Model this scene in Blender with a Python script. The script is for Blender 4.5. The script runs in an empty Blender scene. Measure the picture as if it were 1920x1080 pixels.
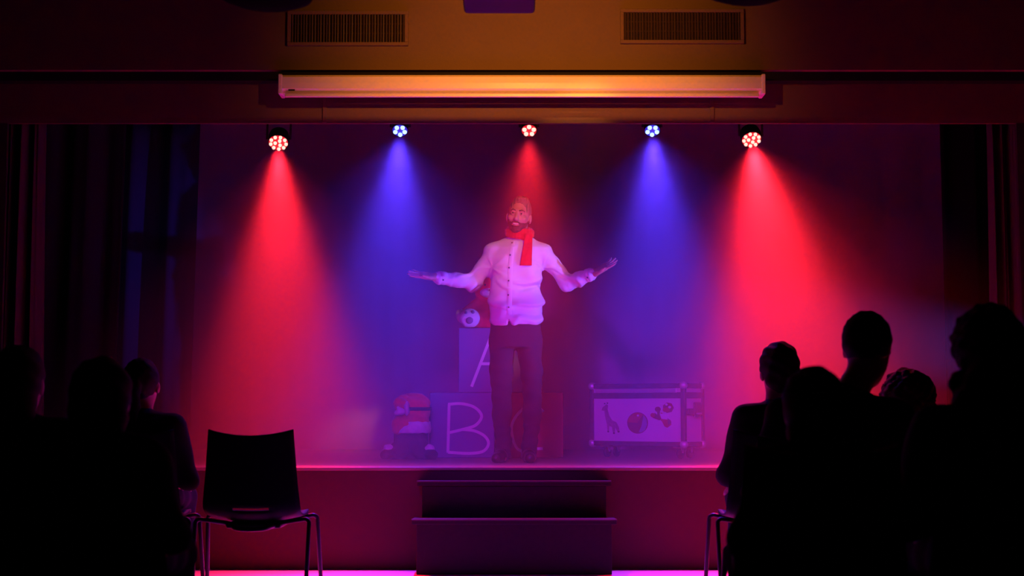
import bpy, bmesh, math, random
import numpy as np
from mathutils import Vector, Matrix, noise as mnoise

random.seed(7)
scene = bpy.context.scene
C = scene.collection
PI = math.pi

# ------------------------------------------------------------------ camera
FPX, CAM_H = 2745.0, 0.96
PITCH = math.atan(230.0 / FPX)
cam_data = bpy.data.cameras.new('camera')
cam = bpy.data.objects.new('camera', cam_data)
C.objects.link(cam)
cam.location = (0, 0, CAM_H)
cam.rotation_euler = (PI / 2 + PITCH, 0, 0)
cam_data.sensor_width = 36.0
cam_data.lens = FPX / 1920.0 * 36.0
cam_data.clip_end = 60
cam_data.dof.use_dof = True
cam_data.dof.focus_distance = 9.9
cam_data.dof.aperture_fstop = 3.2
scene.camera = cam


def at(px, py, Y):
    """point of the place seen at pixel (px, py) whose distance into the hall is Y"""
    c, s = math.cos(PITCH), math.sin(PITCH)
    u, v = (px - 960) / FPX, (540 - py) / FPX
    d = Vector((u, c - v * s, s + v * c))
    k = Y / d.y
    return Vector((d.x * k, Y, CAM_H + d.z * k))


# ------------------------------------------------------------------ world, exposure
world = bpy.data.worlds.new('hall')
scene.world = world
world.use_nodes = True
bg = world.node_tree.nodes['Background']
bg.inputs[0].default_value = (0.02, 0.015, 0.03, 1)
bg.inputs[1].default_value = 0.0
vs = scene.view_settings
scene.display_settings.display_device = 'sRGB'
vs.view_transform = 'Standard'
vs.look = 'None'
vs.exposure = 0.0
vs.gamma = 1.0
vs.use_curve_mapping = False
cy = scene.cycles
cy.use_denoising = True
cy.max_bounces = 5
cy.diffuse_bounces = 2
cy.glossy_bounces = 2
cy.transmission_bounces = 2
cy.volume_bounces = 0
cy.transparent_max_bounces = 8
cy.caustics_reflective = False
cy.caustics_refractive = False
cy.sample_clamp_indirect = 4.0


def spot(name, loc, target, color, watts, angle, blend=1.0, radius=0.05):
    l = bpy.data.lights.new(name, 'SPOT')
    l.color, l.energy = color, watts
    l.spot_size, l.spot_blend = math.radians(angle), blend
    l.shadow_soft_size = radius
    o = bpy.data.objects.new(name, l)
    C.objects.link(o)
    o.location = loc
    o.rotation_euler = (Vector(target) - Vector(loc)).to_track_quat('-Z', 'Y').to_euler()
    return o


# the five coloured stage lamps hang from a bar just behind the lintel and lean towards the hall
LAMP_Y = 9.2
RED, BLUE = (1.0, 0.014, 0.030), (0.075, 0.030, 1.0)
LAMPS = [  # pixel of the lens, colour, lenses, lean below level in degrees, sideways shift, watts and spread of core, field and spill
    (522, 267, RED, 12, 69, 0.085, ((2900, 42), (820, 54), (110, 86))),
    (750, 244, BLUE, 5, 66, 0.0, ((1000, 42), (800, 54), (150, 96))),
    (992, 244, RED, 5, 67, 0.0, ((560, 42), (220, 62), (60, 90))),
    (1223, 244, BLUE, 5, 66, 0.0, ((1000, 42), (800, 54), (150, 96))),
    (1409, 261, RED, 12, 67, 0.07, ((4200, 46), (1300, 66), (260, 96))),
]
LAMP_AIM = []
for px, py, col, n, dip, sx, beams in LAMPS:
    p = at(px, py, LAMP_Y)
    d = Vector((sx, -math.cos(math.radians(dip)), -math.sin(math.radians(dip)))).normalized()
    LAMP_AIM.append((p, d))
    for (w, ang), part in zip(beams, ('core', 'field', 'spill')):
        spot('stage_lamp_' + part, p + d * 0.05, p + d, col, w, ang, 1.0, 0.035)

# amber flood under the hall ceiling above the projector (unseen; its barn door is added to cut the beam), amber lamp on the man,
# blue and violet lamps in the hall, the second violet one added for the flight case
FLOOD = Vector((0.12, 6.80, 3.15))
spot('amber_wall_light', FLOOD, (0.12, 9.0, 3.0), (1.0, 0.28, 0.03), 235, 88, 1.0, 0.004)
spot('amber_front_light', (1.5, 5.8, 4.2), (0.05, 9.85, 2.08), (1.0, 0.35, 0.05), 560, 10.5, 0.6, 0.05)
spot('blue_side_light', (3.9, 7.75, 1.15), (0.12, 9.85, 1.64), (0.13, 0.09, 1.0), 1900, 21, 1.0, 0.03)
spot('violet_front_light', (-0.75, 5.0, 2.55), (0.22, 12.9, 0.40), (0.36, 0.014, 1.0), 1200, 32, 1.0, 0.16)
spot('violet_front_light', (2.7, 5.0, 2.55), (1.32, 10.5, 0.85), (0.34, 0.014, 1.0), 420, 9, 1.0, 0.10)  # added spot that brightens the dim side panel of the flight case

# ------------------------------------------------------------------ materials
MATS = {}


def mat(name, col, rough=0.6, spec=0.4, metal=0.0, noise=0.0, scale=8.0, bump=0.0, bscale=60.0, emit=None, estr=0.0,
        stretch=None, coat=0.0, sheen=0.0):
    if name in MATS:
        return MATS[name]
    m = bpy.data.materials.new(name)
    m.use_nodes = True
    nt = m.node_tree
    b = nt.nodes['Principled BSDF']
    b.inputs['Roughness'].default_value = rough
    b.inputs['Specular IOR Level'].default_value = spec
    b.inputs['Metallic'].default_value = metal
    b.inputs['Coat Weight'].default_value = coat
    b.inputs['Sheen Weight'].default_value = sheen
    tc = nt.nodes.new('ShaderNodeTexCoord')
    src = tc.outputs['Object']
    if stretch:
        mp = nt.nodes.new('ShaderNodeMapping')
        mp.inputs['Scale'].default_value = stretch
        nt.links.new(src, mp.inputs['Vector'])
        src = mp.outputs['Vector']
    if noise > 0:
        n = nt.nodes.new('ShaderNodeTexNoise')
        n.inputs['Scale'].default_value = scale
        n.inputs['Detail'].default_value = 4
        nt.links.new(src, n.inputs['Vector'])
        r = nt.nodes.new('ShaderNodeMapRange')
        r.inputs['To Min'].default_value = 1 - noise
        r.inputs['To Max'].default_value = 1 + noise
        nt.links.new(n.outputs['Fac'], r.inputs['Value'])
        mx = nt.nodes.new('ShaderNodeVectorMath')
        mx.operation = 'SCALE'
        mx.inputs[0].default_value = col[:3]
        nt.links.new(r.outputs['Result'], mx.inputs['Scale'])
        nt.links.new(mx.outputs['Vector'], b.inputs['Base Color'])
    else:
        b.inputs['Base Color'].default_value = (*col[:3], 1)
    if bump > 0:
        n2 = nt.nodes.new('ShaderNodeTexNoise')
        n2.inputs['Scale'].default_value = bscale
        n2.inputs['Detail'].default_value = 3
        nt.links.new(src, n2.inputs['Vector'])
        bp = nt.nodes.new('ShaderNodeBump')
        bp.inputs['Strength'].default_value = bump
        bp.inputs['Distance'].default_value = 0.01
        nt.links.new(n2.outputs['Fac'], bp.inputs['Height'])
        nt.links.new(bp.outputs['Normal'], b.inputs['Normal'])
    if emit:
        b.inputs['Emission Color'].default_value = (*emit, 1)
        b.inputs['Emission Strength'].default_value = estr
    MATS[name] = m
    return m


# ------------------------------------------------------------------ object helpers
def tag(o, label=None, cat=None, group=None, kind=None):
    if label:
        o['label'] = label
    if cat:
        o['category'] = cat
    if group:
        o['group'] = group
    if kind:
        o['kind'] = kind
    return o


def thing(name, label, cat, loc=(0, 0, 0), rotz=0.0, group=None):
    o = bpy.data.objects.new(name, None)
    o.empty_display_size = 0.1
    C.objects.link(o)
    o.location = loc
    o.rotation_euler = (0, 0, rotz)
    return tag(o, label, cat, group)


def obj(name, me, m, parent=None, smooth=False, label=None):
    if isinstance(me, bmesh.types.BMesh):
        bm = me
        bmesh.ops.recalc_face_normals(bm, faces=bm.faces[:])
        me = bpy.data.meshes.new(name)
        bm.to_mesh(me)
        bm.free()
    if smooth:
        me.polygons.foreach_set('use_smooth', [True] * len(me.polygons))
    if not me.materials:
        for mm in (m if isinstance(m, (list, tuple)) else [m]):
            me.materials.append(mm)
    o = bpy.data.objects.new(name, me)
    C.objects.link(o)
    if parent:
        o.parent = parent
    if label:
        o['label'] = label
    return o


def struct(name, bm, m, parent=None, smooth=False):
    o = obj(name, bm, m, parent, smooth)
    if parent is None:
        o['kind'] = 'structure'
    return o


def copy_tree(o, parent=None):
    c = o.copy()
    C.objects.link(c)
    c.parent = parent
    for ch in list(o.children):
        copy_tree(ch, c)
    return c


def box(bm, lo, hi, bev=0.0, seg=2, rot=None, mi=0):
    """axis box lo..hi, optional bevel, optional matrix rot applied afterwards"""
    lo, hi = Vector(lo), Vector(hi)
    r = bmesh.ops.create_cube(bm, size=1.0)
    vs_ = r['verts']
    c, s = (lo + hi) / 2, hi - lo
    for v in vs_:
        v.co = Vector((v.co.x * s.x, v.co.y * s.y, v.co.z * s.z)) + c
    fs = set(f for v in vs_ for f in v.link_faces)
    for f in fs:
        f.material_index = mi
    if bev > 0:
        es = list({e for v in vs_ for e in v.link_edges})
        r2 = bmesh.ops.bevel(bm, geom=es, offset=bev, segments=seg, profile=0.5, affect='EDGES', clamp_overlap=True)
        vs_ = list({v for f in r2['faces'] for v in f.verts} | {v for v in vs_ if v.is_valid})
    if rot is not None:
        for v in vs_:
            v.co = rot @ v.co
    return vs_


def frame_of(d):
    d = Vector(d).normalized()
    a = Vector((0, 0, 1)) if abs(d.z) < 0.9 else Vector((1, 0, 0))
    u = d.cross(a).normalized()
    return u, d.cross(u).normalized(), d


def tube(bm, pts, r, n=10, cap=True, mi=0, flat=1.0):
    """tube along points; r a number or a list; parallel transported rings"""
    pts = [Vector(p) for p in pts]
    rs = r if isinstance(r, (list, tuple)) else [r] * len(pts)
    u, w, _ = frame_of(pts[1] - pts[0])
    rings = []
    for i, p in enumerate(pts):
        if i == 0:
            d = pts[1] - pts[0]
        elif i == len(pts) - 1:
            d = pts[-1] - pts[-2]
        else:
            d = (pts[i + 1] - pts[i]).normalized() + (pts[i] - pts[i - 1]).normalized()
        d.normalize()
        u = (u - d * u.dot(d)).normalized()
        w = d.cross(u)
        rings.append([bm.verts.new(p + (u * math.cos(2 * PI * k / n) + w * math.sin(2 * PI * k / n) * flat) * rs[i])
                      for k in range(n)])
    for a, b in zip(rings[:-1], rings[1:]):
        for k in range(n):
            f = bm.faces.new((a[k], a[(k + 1) % n], b[(k + 1) % n], b[k]))
            f.material_index = mi
    if cap:
        bm.faces.new(rings[0]).material_index = mi
        bm.faces.new(rings[-1]).material_index = mi


def arc_pts(pts, rad, n=6):
    """polyline with its corners rounded"""
    pts = [Vector(p) for p in pts]
    out = [pts[0]]
    for a, b, c in zip(pts[:-2], pts[1:-1], pts[2:]):
        r = min(rad, (a - b).length * .49, (c - b).length * .49)
        p, q = b + (a - b).normalized() * r, b + (c - b).normalized() * r
        for i in range(n + 1):
            t = i / n
            out.append(p * (1 - t) ** 2 + b * 2 * t * (1 - t) + q * t * t)
    out.append(pts[-1])
    return out


def lathe(bm, prof, n=32, M=None, mi=0):
    rings = []
    for r, z in prof:
        ring = []
        for k in range(n):
            v = Vector((max(r, 1e-5) * math.cos(2 * PI * k / n), max(r, 1e-5) * math.sin(2 * PI * k / n), z))
            ring.append(bm.verts.new(M @ v if M else v))
        rings.append(ring)
    for a, b in zip(rings[:-1], rings[1:]):
        for k in range(n):
            bm.faces.new((a[k], a[(k + 1) % n], b[(k + 1) % n], b[k])).material_index = mi
    bm.faces.new(rings[0]).material_index = mi
    bm.faces.new(rings[-1]).material_index = mi


def prism(bm, poly, o, u, v, n, t, mi=0):
    """polygon poly (2D) in the frame o + a*u + b*v, thickened by t along n"""
    o, u, v, n = Vector(o), Vector(u), Vector(v), Vector(n)
    a = [bm.verts.new(o + u * x + v * y) for x, y in poly]
    b = [bm.verts.new(o + u * x + v * y + n * t) for x, y in poly]
    bm.faces.new(a).material_index = mi
    bm.faces.new(b[::-1]).material_index = mi
    for i in range(len(a)):
        j = (i + 1) % len(a)
        bm.faces.new((a[i], a[j], b[j], b[i])).material_index = mi


def BM():
    return bmesh.new()


# ------------------------------------------------------------------ soft shapes: signed distance field -> one continuous mesh
class Field:
    def __init__(s, lo, hi, h):
        s.lo, s.h = np.array(lo, float), h
        s.n = np.ceil((np.array(hi, float) - s.lo) / h).astype(int) + 1
        s.f = np.full(s.n, 1e3, np.float32)
        s.M = None

    def _sl(s, lo, hi):
        a = np.clip(np.floor((np.array(lo) - s.lo) / s.h).astype(int), 0, s.n - 1)
        b = np.clip(np.ceil((np.array(hi) - s.lo) / s.h).astype(int) + 1, 1, s.n)
        if np.any(b <= a):
            return None
        ax = [s.lo[i] + s.h * np.arange(a[i], b[i]) for i in range(3)]
        return (slice(a[0], b[0]), slice(a[1], b[1]), slice(a[2], b[2])), ax

    def _put(s, lo, hi, k, fn, cut=False):
        pad = k + 2.5 * s.h
        r = s._sl(np.array(lo) - pad, np.array(hi) + pad)
        if r is None:
            return
        sl, (x, y, z) = r
        d = fn(x[:, None, None], y[None, :, None], z[None, None, :])
        f = s.f[sl]
        if cut:
            g = -d
            if k > 0:
                hh = np.maximum(k - np.abs(f - g), 0) / k
                s.f[sl] = np.maximum(f, g) + hh * hh * k * 0.25
            else:
                s.f[sl] = np.maximum(f, g)
        elif k > 0:
            hh = np.maximum(k - np.abs(f - d), 0) / k
            s.f[sl] = np.minimum(f, d) - hh * hh * k * 0.25
        else:
            s.f[sl] = np.minimum(f, d)

    def P(s, p):
        return np.array(s.M @ Vector(p)) if s.M else np.array(p, float)

    def cone(s, a, b, ra, rb, k=0.03, cut=False):
        a, b = s.P(a), s.P(b)
        ba = b - a
        bb = float(ba @ ba) + 1e-12
        R = max(ra, rb)

        def fn(x, y, z):
            px, py, pz = x - a[0], y - a[1], z - a[2]
            t = np.clip((px * ba[0] + py * ba[1] + pz * ba[2]) / bb, 0, 1)
            return np.sqrt((px - t * ba[0]) ** 2 + (py - t * ba[1]) ** 2 + (pz - t * ba[2]) ** 2) - (ra + t * (rb - ra))
        s._put(np.minimum(a, b) - R, np.maximum(a, b) + R, k, fn, cut)

    def chain(s, pts, rs, k=0.03):
        for i in range(len(pts) - 1):
            s.cone(pts[i], pts[i + 1], rs[i], rs[i + 1], k)

    def ell(s, c, r, k=0.03, R=None, cut=False):
        """ellipsoid, R a 3x3 whose columns are its axes"""
        c = s.P(c)
        Q = np.eye(3) if R is None else np.array(R)
        if s.M:
            Q = np.array(s.M.to_3x3().normalized()) @ Q
        r = np.array(r, float)
        if s.M:
            r = r * s.M.to_scale().x
        B = np.max(r)

        def fn(x, y, z):
            px, py, pz = x - c[0], y - c[1], z - c[2]
            q = [px * Q[0, i] + py * Q[1, i] + pz * Q[2, i] for i in range(3)]
            k0 = np.sqrt(sum((q[i] / r[i]) ** 2 for i in range(3)))
            k1 = np.sqrt(sum((q[i] / r[i] ** 2) ** 2 for i in range(3))) + 1e-9
            return k0 * (k0 - 1) / k1
        s._put(c - B, c + B, k, fn, cut)

    def rbox(s, c, hs, rad, k=0.01, R=None, cut=False):
        c = s.P(c)
        Q = np.eye(3) if R is None else np.array(R)
        if s.M:
            Q = np.array(s.M.to_3x3().normalized()) @ Q
        hs = np.array(hs, float)
        B = np.linalg.norm(hs)

        def fn(x, y, z):
            px, py, pz = x - c[0], y - c[1], z - c[2]
            q = [np.abs(px * Q[0, i] + py * Q[1, i] + pz * Q[2, i]) - (hs[i] - rad) for i in range(3)]
            o = np.sqrt(sum(np.maximum(qi, 0) ** 2 for qi in q))
            return o + np.minimum(np.maximum(np.maximum(q[0], q[1]), q[2]), 0) - rad
        s._put(c - B, c + B, k, fn, cut)

    def column(s, prof, k=0.02, p=2.2):
        """stacked super-ellipses: rows (z, cx, cy, rx, ry)"""
        prof = np.array(prof, float)
        z0, z1 = prof[0, 0], prof[-1, 0]
        lo = [np.min(prof[:, 1] - prof[:, 3]), np.min(prof[:, 2] - prof[:, 4]), z0]
        hi = [np.max(prof[:, 1] + prof[:, 3]), np.max(prof[:, 2] + prof[:, 4]), z1]

        def fn(x, y, z):
            zz = np.clip(z, z0, z1)
            cx, cy_, rx, ry = [np.interp(zz, prof[:, 0], prof[:, i]) for i in (1, 2, 3, 4)]
            q = (np.abs((x - cx) / rx) ** p + np.abs((y - cy_) / ry) ** p) ** (1 / p)
            d = (q - 1) * np.minimum(rx, ry)
            e = np.maximum(z0 - z, z - z1)
            return np.maximum(d, e) + 0 * x
        s._put(lo, hi, k, fn)

    def cut_below(s, z):
        k = s.lo[2] + s.h * np.arange(s.n[2])
        s.f = np.maximum(s.f, (z - k)[None, None, :]).astype(np.float32)

    def cut_above(s, z):
        k = s.lo[2] + s.h * np.arange(s.n[2])
        s.f = np.maximum(s.f, (k - z)[None, None, :]).astype(np.float32)

    def verts_faces(s):
        f = s.f
        i = f < 0
        cnt = np.zeros(np.array(f.shape) - 1, np.int8)
        offs = [(a, b, c) for a in (0, 1) for b in (0, 1) for c in (0, 1)]
        nx, ny, nz = cnt.shape
        for a, b, c in offs:
            cnt += i[a:a + nx, b:b + ny, c:c + nz]
        act = np.argwhere((cnt > 0) & (cnt < 8))
        idx = np.full(cnt.shape, -1, np.int32)
        idx[act[:, 0], act[:, 1], act[:, 2]] = np.arange(len(act))
        val = {o: f[act[:, 0] + o[0], act[:, 1] + o[1], act[:, 2] + o[2]] for o in offs}
        pos = np.zeros((len(act), 3))
        num = np.zeros(len(act))
        for o in offs:
            for ax in range(3):
                if o[ax] == 0:
                    q = list(o)
                    q[ax] = 1
                    q = tuple(q)
                    m = (val[o] < 0) != (val[q] < 0)
                    t = np.where(m, val[o] / np.where(m, val[o] - val[q], 1), 0)
                    e = np.array(o, float)[None, :] + np.zeros((len(act), 3))
                    e[:, ax] += t
                    pos += e * m[:, None]
                    num += m
        V = s.lo + s.h * (act + pos / num[:, None])
        F = []
        for ax in range(3):
            sl0, sl1 = [slice(1, -1)] * 3, [slice(1, -1)] * 3
            sl0[ax], sl1[ax] = slice(0, -1), slice(1, None)
            a, b = i[tuple(sl0)], i[tuple(sl1)]
            e = np.argwhere(a != b)
            fl = a[e[:, 0], e[:, 1], e[:, 2]]
            e = e + np.array([0 if k == ax else 1 for k in range(3)])
            u, v = (ax + 1) % 3, (ax + 2) % 3
            def g(du, dv):
                q = e.copy()
                q[:, u] -= du
                q[:, v] -= dv
                return idx[q[:, 0], q[:, 1], q[:, 2]]
            quad = np.stack([g(1, 1), g(0, 1), g(0, 0), g(1, 0)], 1)
            quad[~fl] = quad[~fl][:, ::-1]
            F.append(quad)
        F = np.concatenate(F)
        F = F[(F >= 0).all(1)]
        return V, F

    def mesh(s, name, disp=None, relax=1):
        V, F = s.verts_faces()
        for _ in range(relax):      # light smoothing of the lattice pattern
            acc = np.zeros_like(V)
            n = np.zeros(len(V))
            for a, b in ((0, 1), (1, 2), (2, 3), (3, 0)):
                np.add.at(acc, F[:, a], V[F[:, b]])
                np.add.at(acc, F[:, b], V[F[:, a]])
                np.add.at(n, F[:, a], 1)
                np.add.at(n, F[:, b], 1)
            V = V * 0.5 + 0.5 * acc / np.maximum(n, 1)[:, None]
        if disp is not None:
            fn_ = np.cross(V[F[:, 2]] - V[F[:, 0]], V[F[:, 3]] - V[F[:, 1]])
            N = np.zeros_like(V)
            for a in range(4):
                np.add.at(N, F[:, a], fn_)
            N /= np.linalg.norm(N, axis=1)[:, None] + 1e-12
            V = V + N * disp(V)[:, None]
        me = bpy.data.meshes.new(name)
        me.from_pydata(V.tolist(), [], F.tolist())
        me.polygons.foreach_set('use_smooth', [True] * len(F))
        return me
# ------------------------------------------------------------------ the setting
STAGE_Y, BACK_Y = 9.0, 12.9
STAGE_Z = at(960, 875.5, STAGE_Y).z
LINTEL_Z = at(960, 231, STAGE_Y).z
SOFFIT_Y = 8.86
SOFFIT_Z = at(960, 131, SOFFIT_Y).z
CEIL_Z = 4.6
HALF = 4.6

M_WALL = mat('brown painted plaster', (0.12, 0.075, 0.042), 0.75, 0.3, noise=0.08, scale=5, bump=0.15, bscale=120)
M_DARKW = mat('dark side wall paint', (0.03, 0.025, 0.022), 0.8, 0.2, noise=0.1, scale=4, bump=0.1)
M_FLOOR = mat('vinyl hall floor', (0.40, 0.36, 0.40), 0.42, 0.5, noise=0.12, scale=3.5, bump=0.05, bscale=40)
M_STAGE = mat('varnished stage boards', (0.36, 0.26, 0.20), 0.36, 0.5, noise=0.2, scale=5, stretch=(0.3, 5, 1), bump=0.05)
M_SFRONT = mat('stage front cladding', (0.055, 0.018, 0.022), 0.65, 0.3, noise=0.12, scale=3, bump=0.08)
M_BLACKC = mat('black stage drape', (0.005, 0.0045, 0.006), 0.95, 0.1, noise=0.2, scale=10, bump=0.2, bscale=200)
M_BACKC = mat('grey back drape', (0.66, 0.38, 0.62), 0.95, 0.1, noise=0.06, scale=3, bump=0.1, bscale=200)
M_NAVYC = mat('navy stage drape', (0.022, 0.012, 0.040), 0.9, 0.1, noise=0.2, scale=10, bump=0.2, bscale=200)
M_PALEC = mat('pale tab curtain cloth', (0.065, 0.05, 0.055), 0.9, 0.1, noise=0.15, scale=8, bump=0.2, bscale=200)

bm = BM(); box(bm, (-HALF, -2.0, -0.12), (HALF, BACK_Y + .2, 0.0)); struct('floor', bm, M_FLOOR)
bm = BM(); box(bm, (-HALF, -2.0, CEIL_Z), (HALF, BACK_Y + .2, CEIL_Z + .12)); struct('ceiling', bm, M_DARKW)
bm = BM(); box(bm, (-HALF - .15, -2.0, 0), (-HALF, BACK_Y + .2, CEIL_Z)); struct('wall_left', bm, M_DARKW)
bm = BM(); box(bm, (HALF, -2.0, 0), (HALF + .15, BACK_Y + .2, CEIL_Z)); struct('wall_right', bm, M_DARKW)
bm = BM(); box(bm, (-HALF, -2.15, 0), (HALF, -2.0, CEIL_Z)); struct('wall_rear', bm, M_DARKW)
bm = BM(); box(bm, (-HALF, BACK_Y + .2, 0), (HALF, BACK_Y + .35, CEIL_Z)); struct('wall_back', bm, M_DARKW)
OPEN = at(1880, 600, STAGE_Y).x
# proscenium: lintel over the opening, a pier either side, the deeper bulkhead above with the grilles
bm = BM()
box(bm, (-HALF, STAGE_Y, LINTEL_Z), (HALF, STAGE_Y + .03, CEIL_Z))
struct('wall_front', bm, M_WALL)
for nm, xa, xb in (('wall_front_left', -HALF, -OPEN - .12), ('wall_front_right', OPEN + .12, HALF)):
    bm = BM(); box(bm, (xa, STAGE_Y, STAGE_Z), (xb, STAGE_Y + .03, LINTEL_Z)); struct(nm, bm, M_DARKW)
bm = BM(); box(bm, (-HALF, SOFFIT_Y, SOFFIT_Z), (HALF, STAGE_Y, CEIL_Z)); struct('bulkhead', bm, M_WALL)
# two flat battens on the lintel under the screen
for i, px in enumerate((609, 1335)):
    p = at(px, 213, STAGE_Y)
    bm = BM(); box(bm, (p.x - .012, STAGE_Y - .014, LINTEL_Z + .002), (p.x + .012, STAGE_Y, LINTEL_Z + .19), .003)
    struct('trim_%d' % (i + 1), bm, M_WALL)
bm = BM(); box(bm, (-HALF, STAGE_Y - .09, at(960, 152, 8.92).z), (HALF, STAGE_Y, SOFFIT_Z)); struct('trim_4', bm, mat('black shade strip', (0.008, 0.006, 0.005), 0.7, 0.2))  # strip coloured black to stand in for the shade under the bulkhead
# stage: boards, nosing, cladding
bm = BM(); box(bm, (-HALF, STAGE_Y + .02, STAGE_Z - .04), (HALF, BACK_Y + .2, STAGE_Z)); struct('stage_floor', bm, M_STAGE)
bm = BM(); box(bm, (-HALF, STAGE_Y - .012, STAGE_Z - .022), (HALF, STAGE_Y + .02, STAGE_Z), .006, 3); struct('trim_3', bm, mat('stage nosing', (0.17, 0.12, 0.10), 0.5, 0.4))
bm = BM(); box(bm, (-HALF, STAGE_Y, 0), (HALF, STAGE_Y + .05, STAGE_Z - .022)); struct('stage_front_panel', bm, M_SFRONT)

# steps up to the stage
M_STEP = mat('dark carpeted step', (0.018, 0.011, 0.015), 0.85, 0.2, noise=0.2, scale=30, bump=0.25, bscale=300)
M_NOSE = mat('worn step nosing', (0.05, 0.032, 0.045), 0.6, 0.3)
st = thing('stage_steps', 'dark carpeted steps with pale nosing leaning on the middle of the stage front', 'steps', (0, 0, 0))
y0 = STAGE_Y - .004
xa, xb = at(782, 902, 8.88).x, at(1146, 902, 8.88).x
zt1, zt2, zt3 = at(960, 902, 8.88).z, at(960, 974, 8.70).z, at(960, 1016, 8.62).z
bm = BM(); box(bm, (xa + .03, 8.885, 0.0), (xb - .03, y0, zt1 - .03), .004)
box(bm, (xa + .01, 8.705, 0.0), (xb - .01, 8.885, zt2 - .025), .004)
obj('riser', bm, M_STEP, st)
for (ya, yb, zt, e) in ((8.87, y0, zt1, 0.0), (8.69, 8.89, zt2, .02)):
    bm = BM(); box(bm, (xa - e, ya, zt - .03), (xb + e, yb, zt), .006, 3); obj('tread', bm, M_STEP, st)
    bm = BM(); box(bm, (xa - e, ya - .006, zt - .006), (xb + e, ya + .02, zt + .003), .002); obj('nosing', bm, M_NOSE, st, label='pale step nosing')

# ventilation grilles in the bulkhead
M_GRILLE = mat('brown grille metal', (0.045, 0.028, 0.016), 0.6, 0.3, 0.1)
M_VOID = mat('dark duct', (0.01, 0.008, 0.006), 0.9, 0.1)
for (x0, x1, ya, yb, lab) in ((545, 759, 27, 79, 'brown slatted air grille above the left end of the projection screen'),
                              (1170, 1388, 23, 75, 'brown slatted air grille above the right end of the projection screen')):
    a, b = at(x0, yb, SOFFIT_Y - .02), at(x1, ya, SOFFIT_Y - .02)
    g = thing('air_grille', lab, 'vent', ((a.x + b.x) / 2, SOFFIT_Y, a.z), 0, 'air grilles in the bulkhead')
    w, h = (b.x - a.x) / 2, b.z - a.z
    bm = BM(); box(bm, (-w, -.012, 0), (w, -.001, h)); obj('duct', bm, M_VOID, g)
    bm = BM()
    e = .022
    box(bm, (-w - e, -.026, -e), (w + e, -.001, 0), .003); box(bm, (-w - e, -.026, h), (w + e, -.001, h + e), .003)
    box(bm, (-w - e, -.026, 0), (-w, -.001, h), .003); box(bm, (w, -.026, 0), (w + e, -.001, h), .003)
    obj('frame', bm, M_WALL, g)
    bm = BM()
    n = 40
    for k in range(n):
        x = -w + (k + .5) * 2 * w / n
        box(bm, (x - .0042, -.024, 0), (x + .0042, -.012, h), 0, rot=Matrix.Translation((x, -.018, 0)) @ Matrix.Rotation(.5 + .25 * math.sin(k * 2.3), 4, 'Z') @ Matrix.Translation((-x, .018, 0)))
    for q in (.33, .67):
        box(bm, (-w, -.014, h * q - .003), (w, -.011, h * q + .003))
    obj('louvre', bm, M_GRILLE, g)

# rolled projection screen on the lintel
M_CASE = mat('white enamelled screen case', (0.80, 0.70, 0.62), 0.35, 0.5)
M_BLK = mat('black plastic', (0.012, 0.012, 0.014), 0.45, 0.4)
SY = 8.80
a, b = at(525, 172, SY), at(1432, 172, SY)
zc0, zc1 = at(960, 175, SY).z, at(960, 139.5, SY).z
sc = thing('projection_screen', 'long white roll-up projection screen case hung across the lintel', 'projection screen', ((a.x + b.x) / 2, SY, zc0))
w, h = (b.x - a.x) / 2, zc1 - zc0
bm = BM()
prof = [(.0, .030), (.012, .016), (.034, .0), (.12, .0), (.13, .012), (.13, h - .01), (.12, h), (.02, h), (.004, h - .014), (0, h * .55)]
prism(bm, prof, (-w + .01, 0, 0), (0, 1, 0), (0, 0, 1), (1, 0, 0), 2 * w - .02)
obj('case', bm, M_CASE, sc)
for s in (-1, 1):
    bm = BM(); box(bm, (s * w - .012, -.004, -.004), (s * w + .012, .134, h + .003), .006, 3); obj('end_cap', bm, M_CASE, sc)
    bm = BM(); box(bm, (s * (w - .14) - .02, .13, h * .3), (s * (w - .14) + .02, SOFFIT_Y - SY, h * .3 + .05), .003)
    box(bm, (s * (w - .14) - .02, SOFFIT_Y - SY - .02, h * .3), (s * (w - .14) + .02, STAGE_Y - SY, h * .3 + .05), .003); obj('wall_bracket', bm, M_BLK, sc)
bm = BM(); box(bm, (-w + .05, .002, .018), (-w + .09, .014, .027), .002); obj('pull_slot', bm, M_BLK, sc)
wa = w - .028
bm = BM(); box(bm, (-wa, .000, -.022), (wa, .024, .001), .005, 3); obj('hem_bar', bm, M_CASE, sc)

# projector under the ceiling and two round ceiling lamps, all unlit
M_PROJ = mat('charcoal projector housing', (0.02, 0.018, 0.03), 0.5, 0.3)
PY = 6.2
p0, p1 = at(870, 27, PY + .28), at(1003, 27, PY + .28)
pw, pz = (p1.x - p0.x) / 2, p0.z
pj = thing('projector', 'dark projector hanging from the ceiling at the top centre', 'projector', ((p0.x + p1.x) / 2, PY, pz))
bm = BM(); box(bm, (-pw, 0, 0), (pw, .28, .11), .018, 3); obj('body', bm, M_PROJ, pj)
bm = BM(); lathe(bm, [(.02, 0), (.038, 0), (.040, .03), (.032, .034), (.02, .02)], 24, Matrix.Translation((pw * .45, .285, .055)) @ Matrix.Rotation(-PI / 2, 4, 'X')); obj('lens', bm, M_BLK, pj, True)
bm = BM(); tube(bm, [(0, .14, .11), (0, .14, CEIL_Z - pz)], .018, 12); lathe(bm, [(.0, CEIL_Z - pz - .02), (.07, CEIL_Z - pz - .02), (.07, CEIL_Z - pz), (0, CEIL_Z - pz)], 20, Matrix.Translation((0, .14, 0))); obj('ceiling_pole', bm, M_BLK, pj)
M_EYE = mat('clear indicator', (0.5, 0.5, 0.6), 0.1, 0.6)
bm = BM(); box(bm, (pw * .62, -.003, .012), (pw * .74, .003, .02), .002); obj('indicator', bm, M_EYE, pj)
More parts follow.
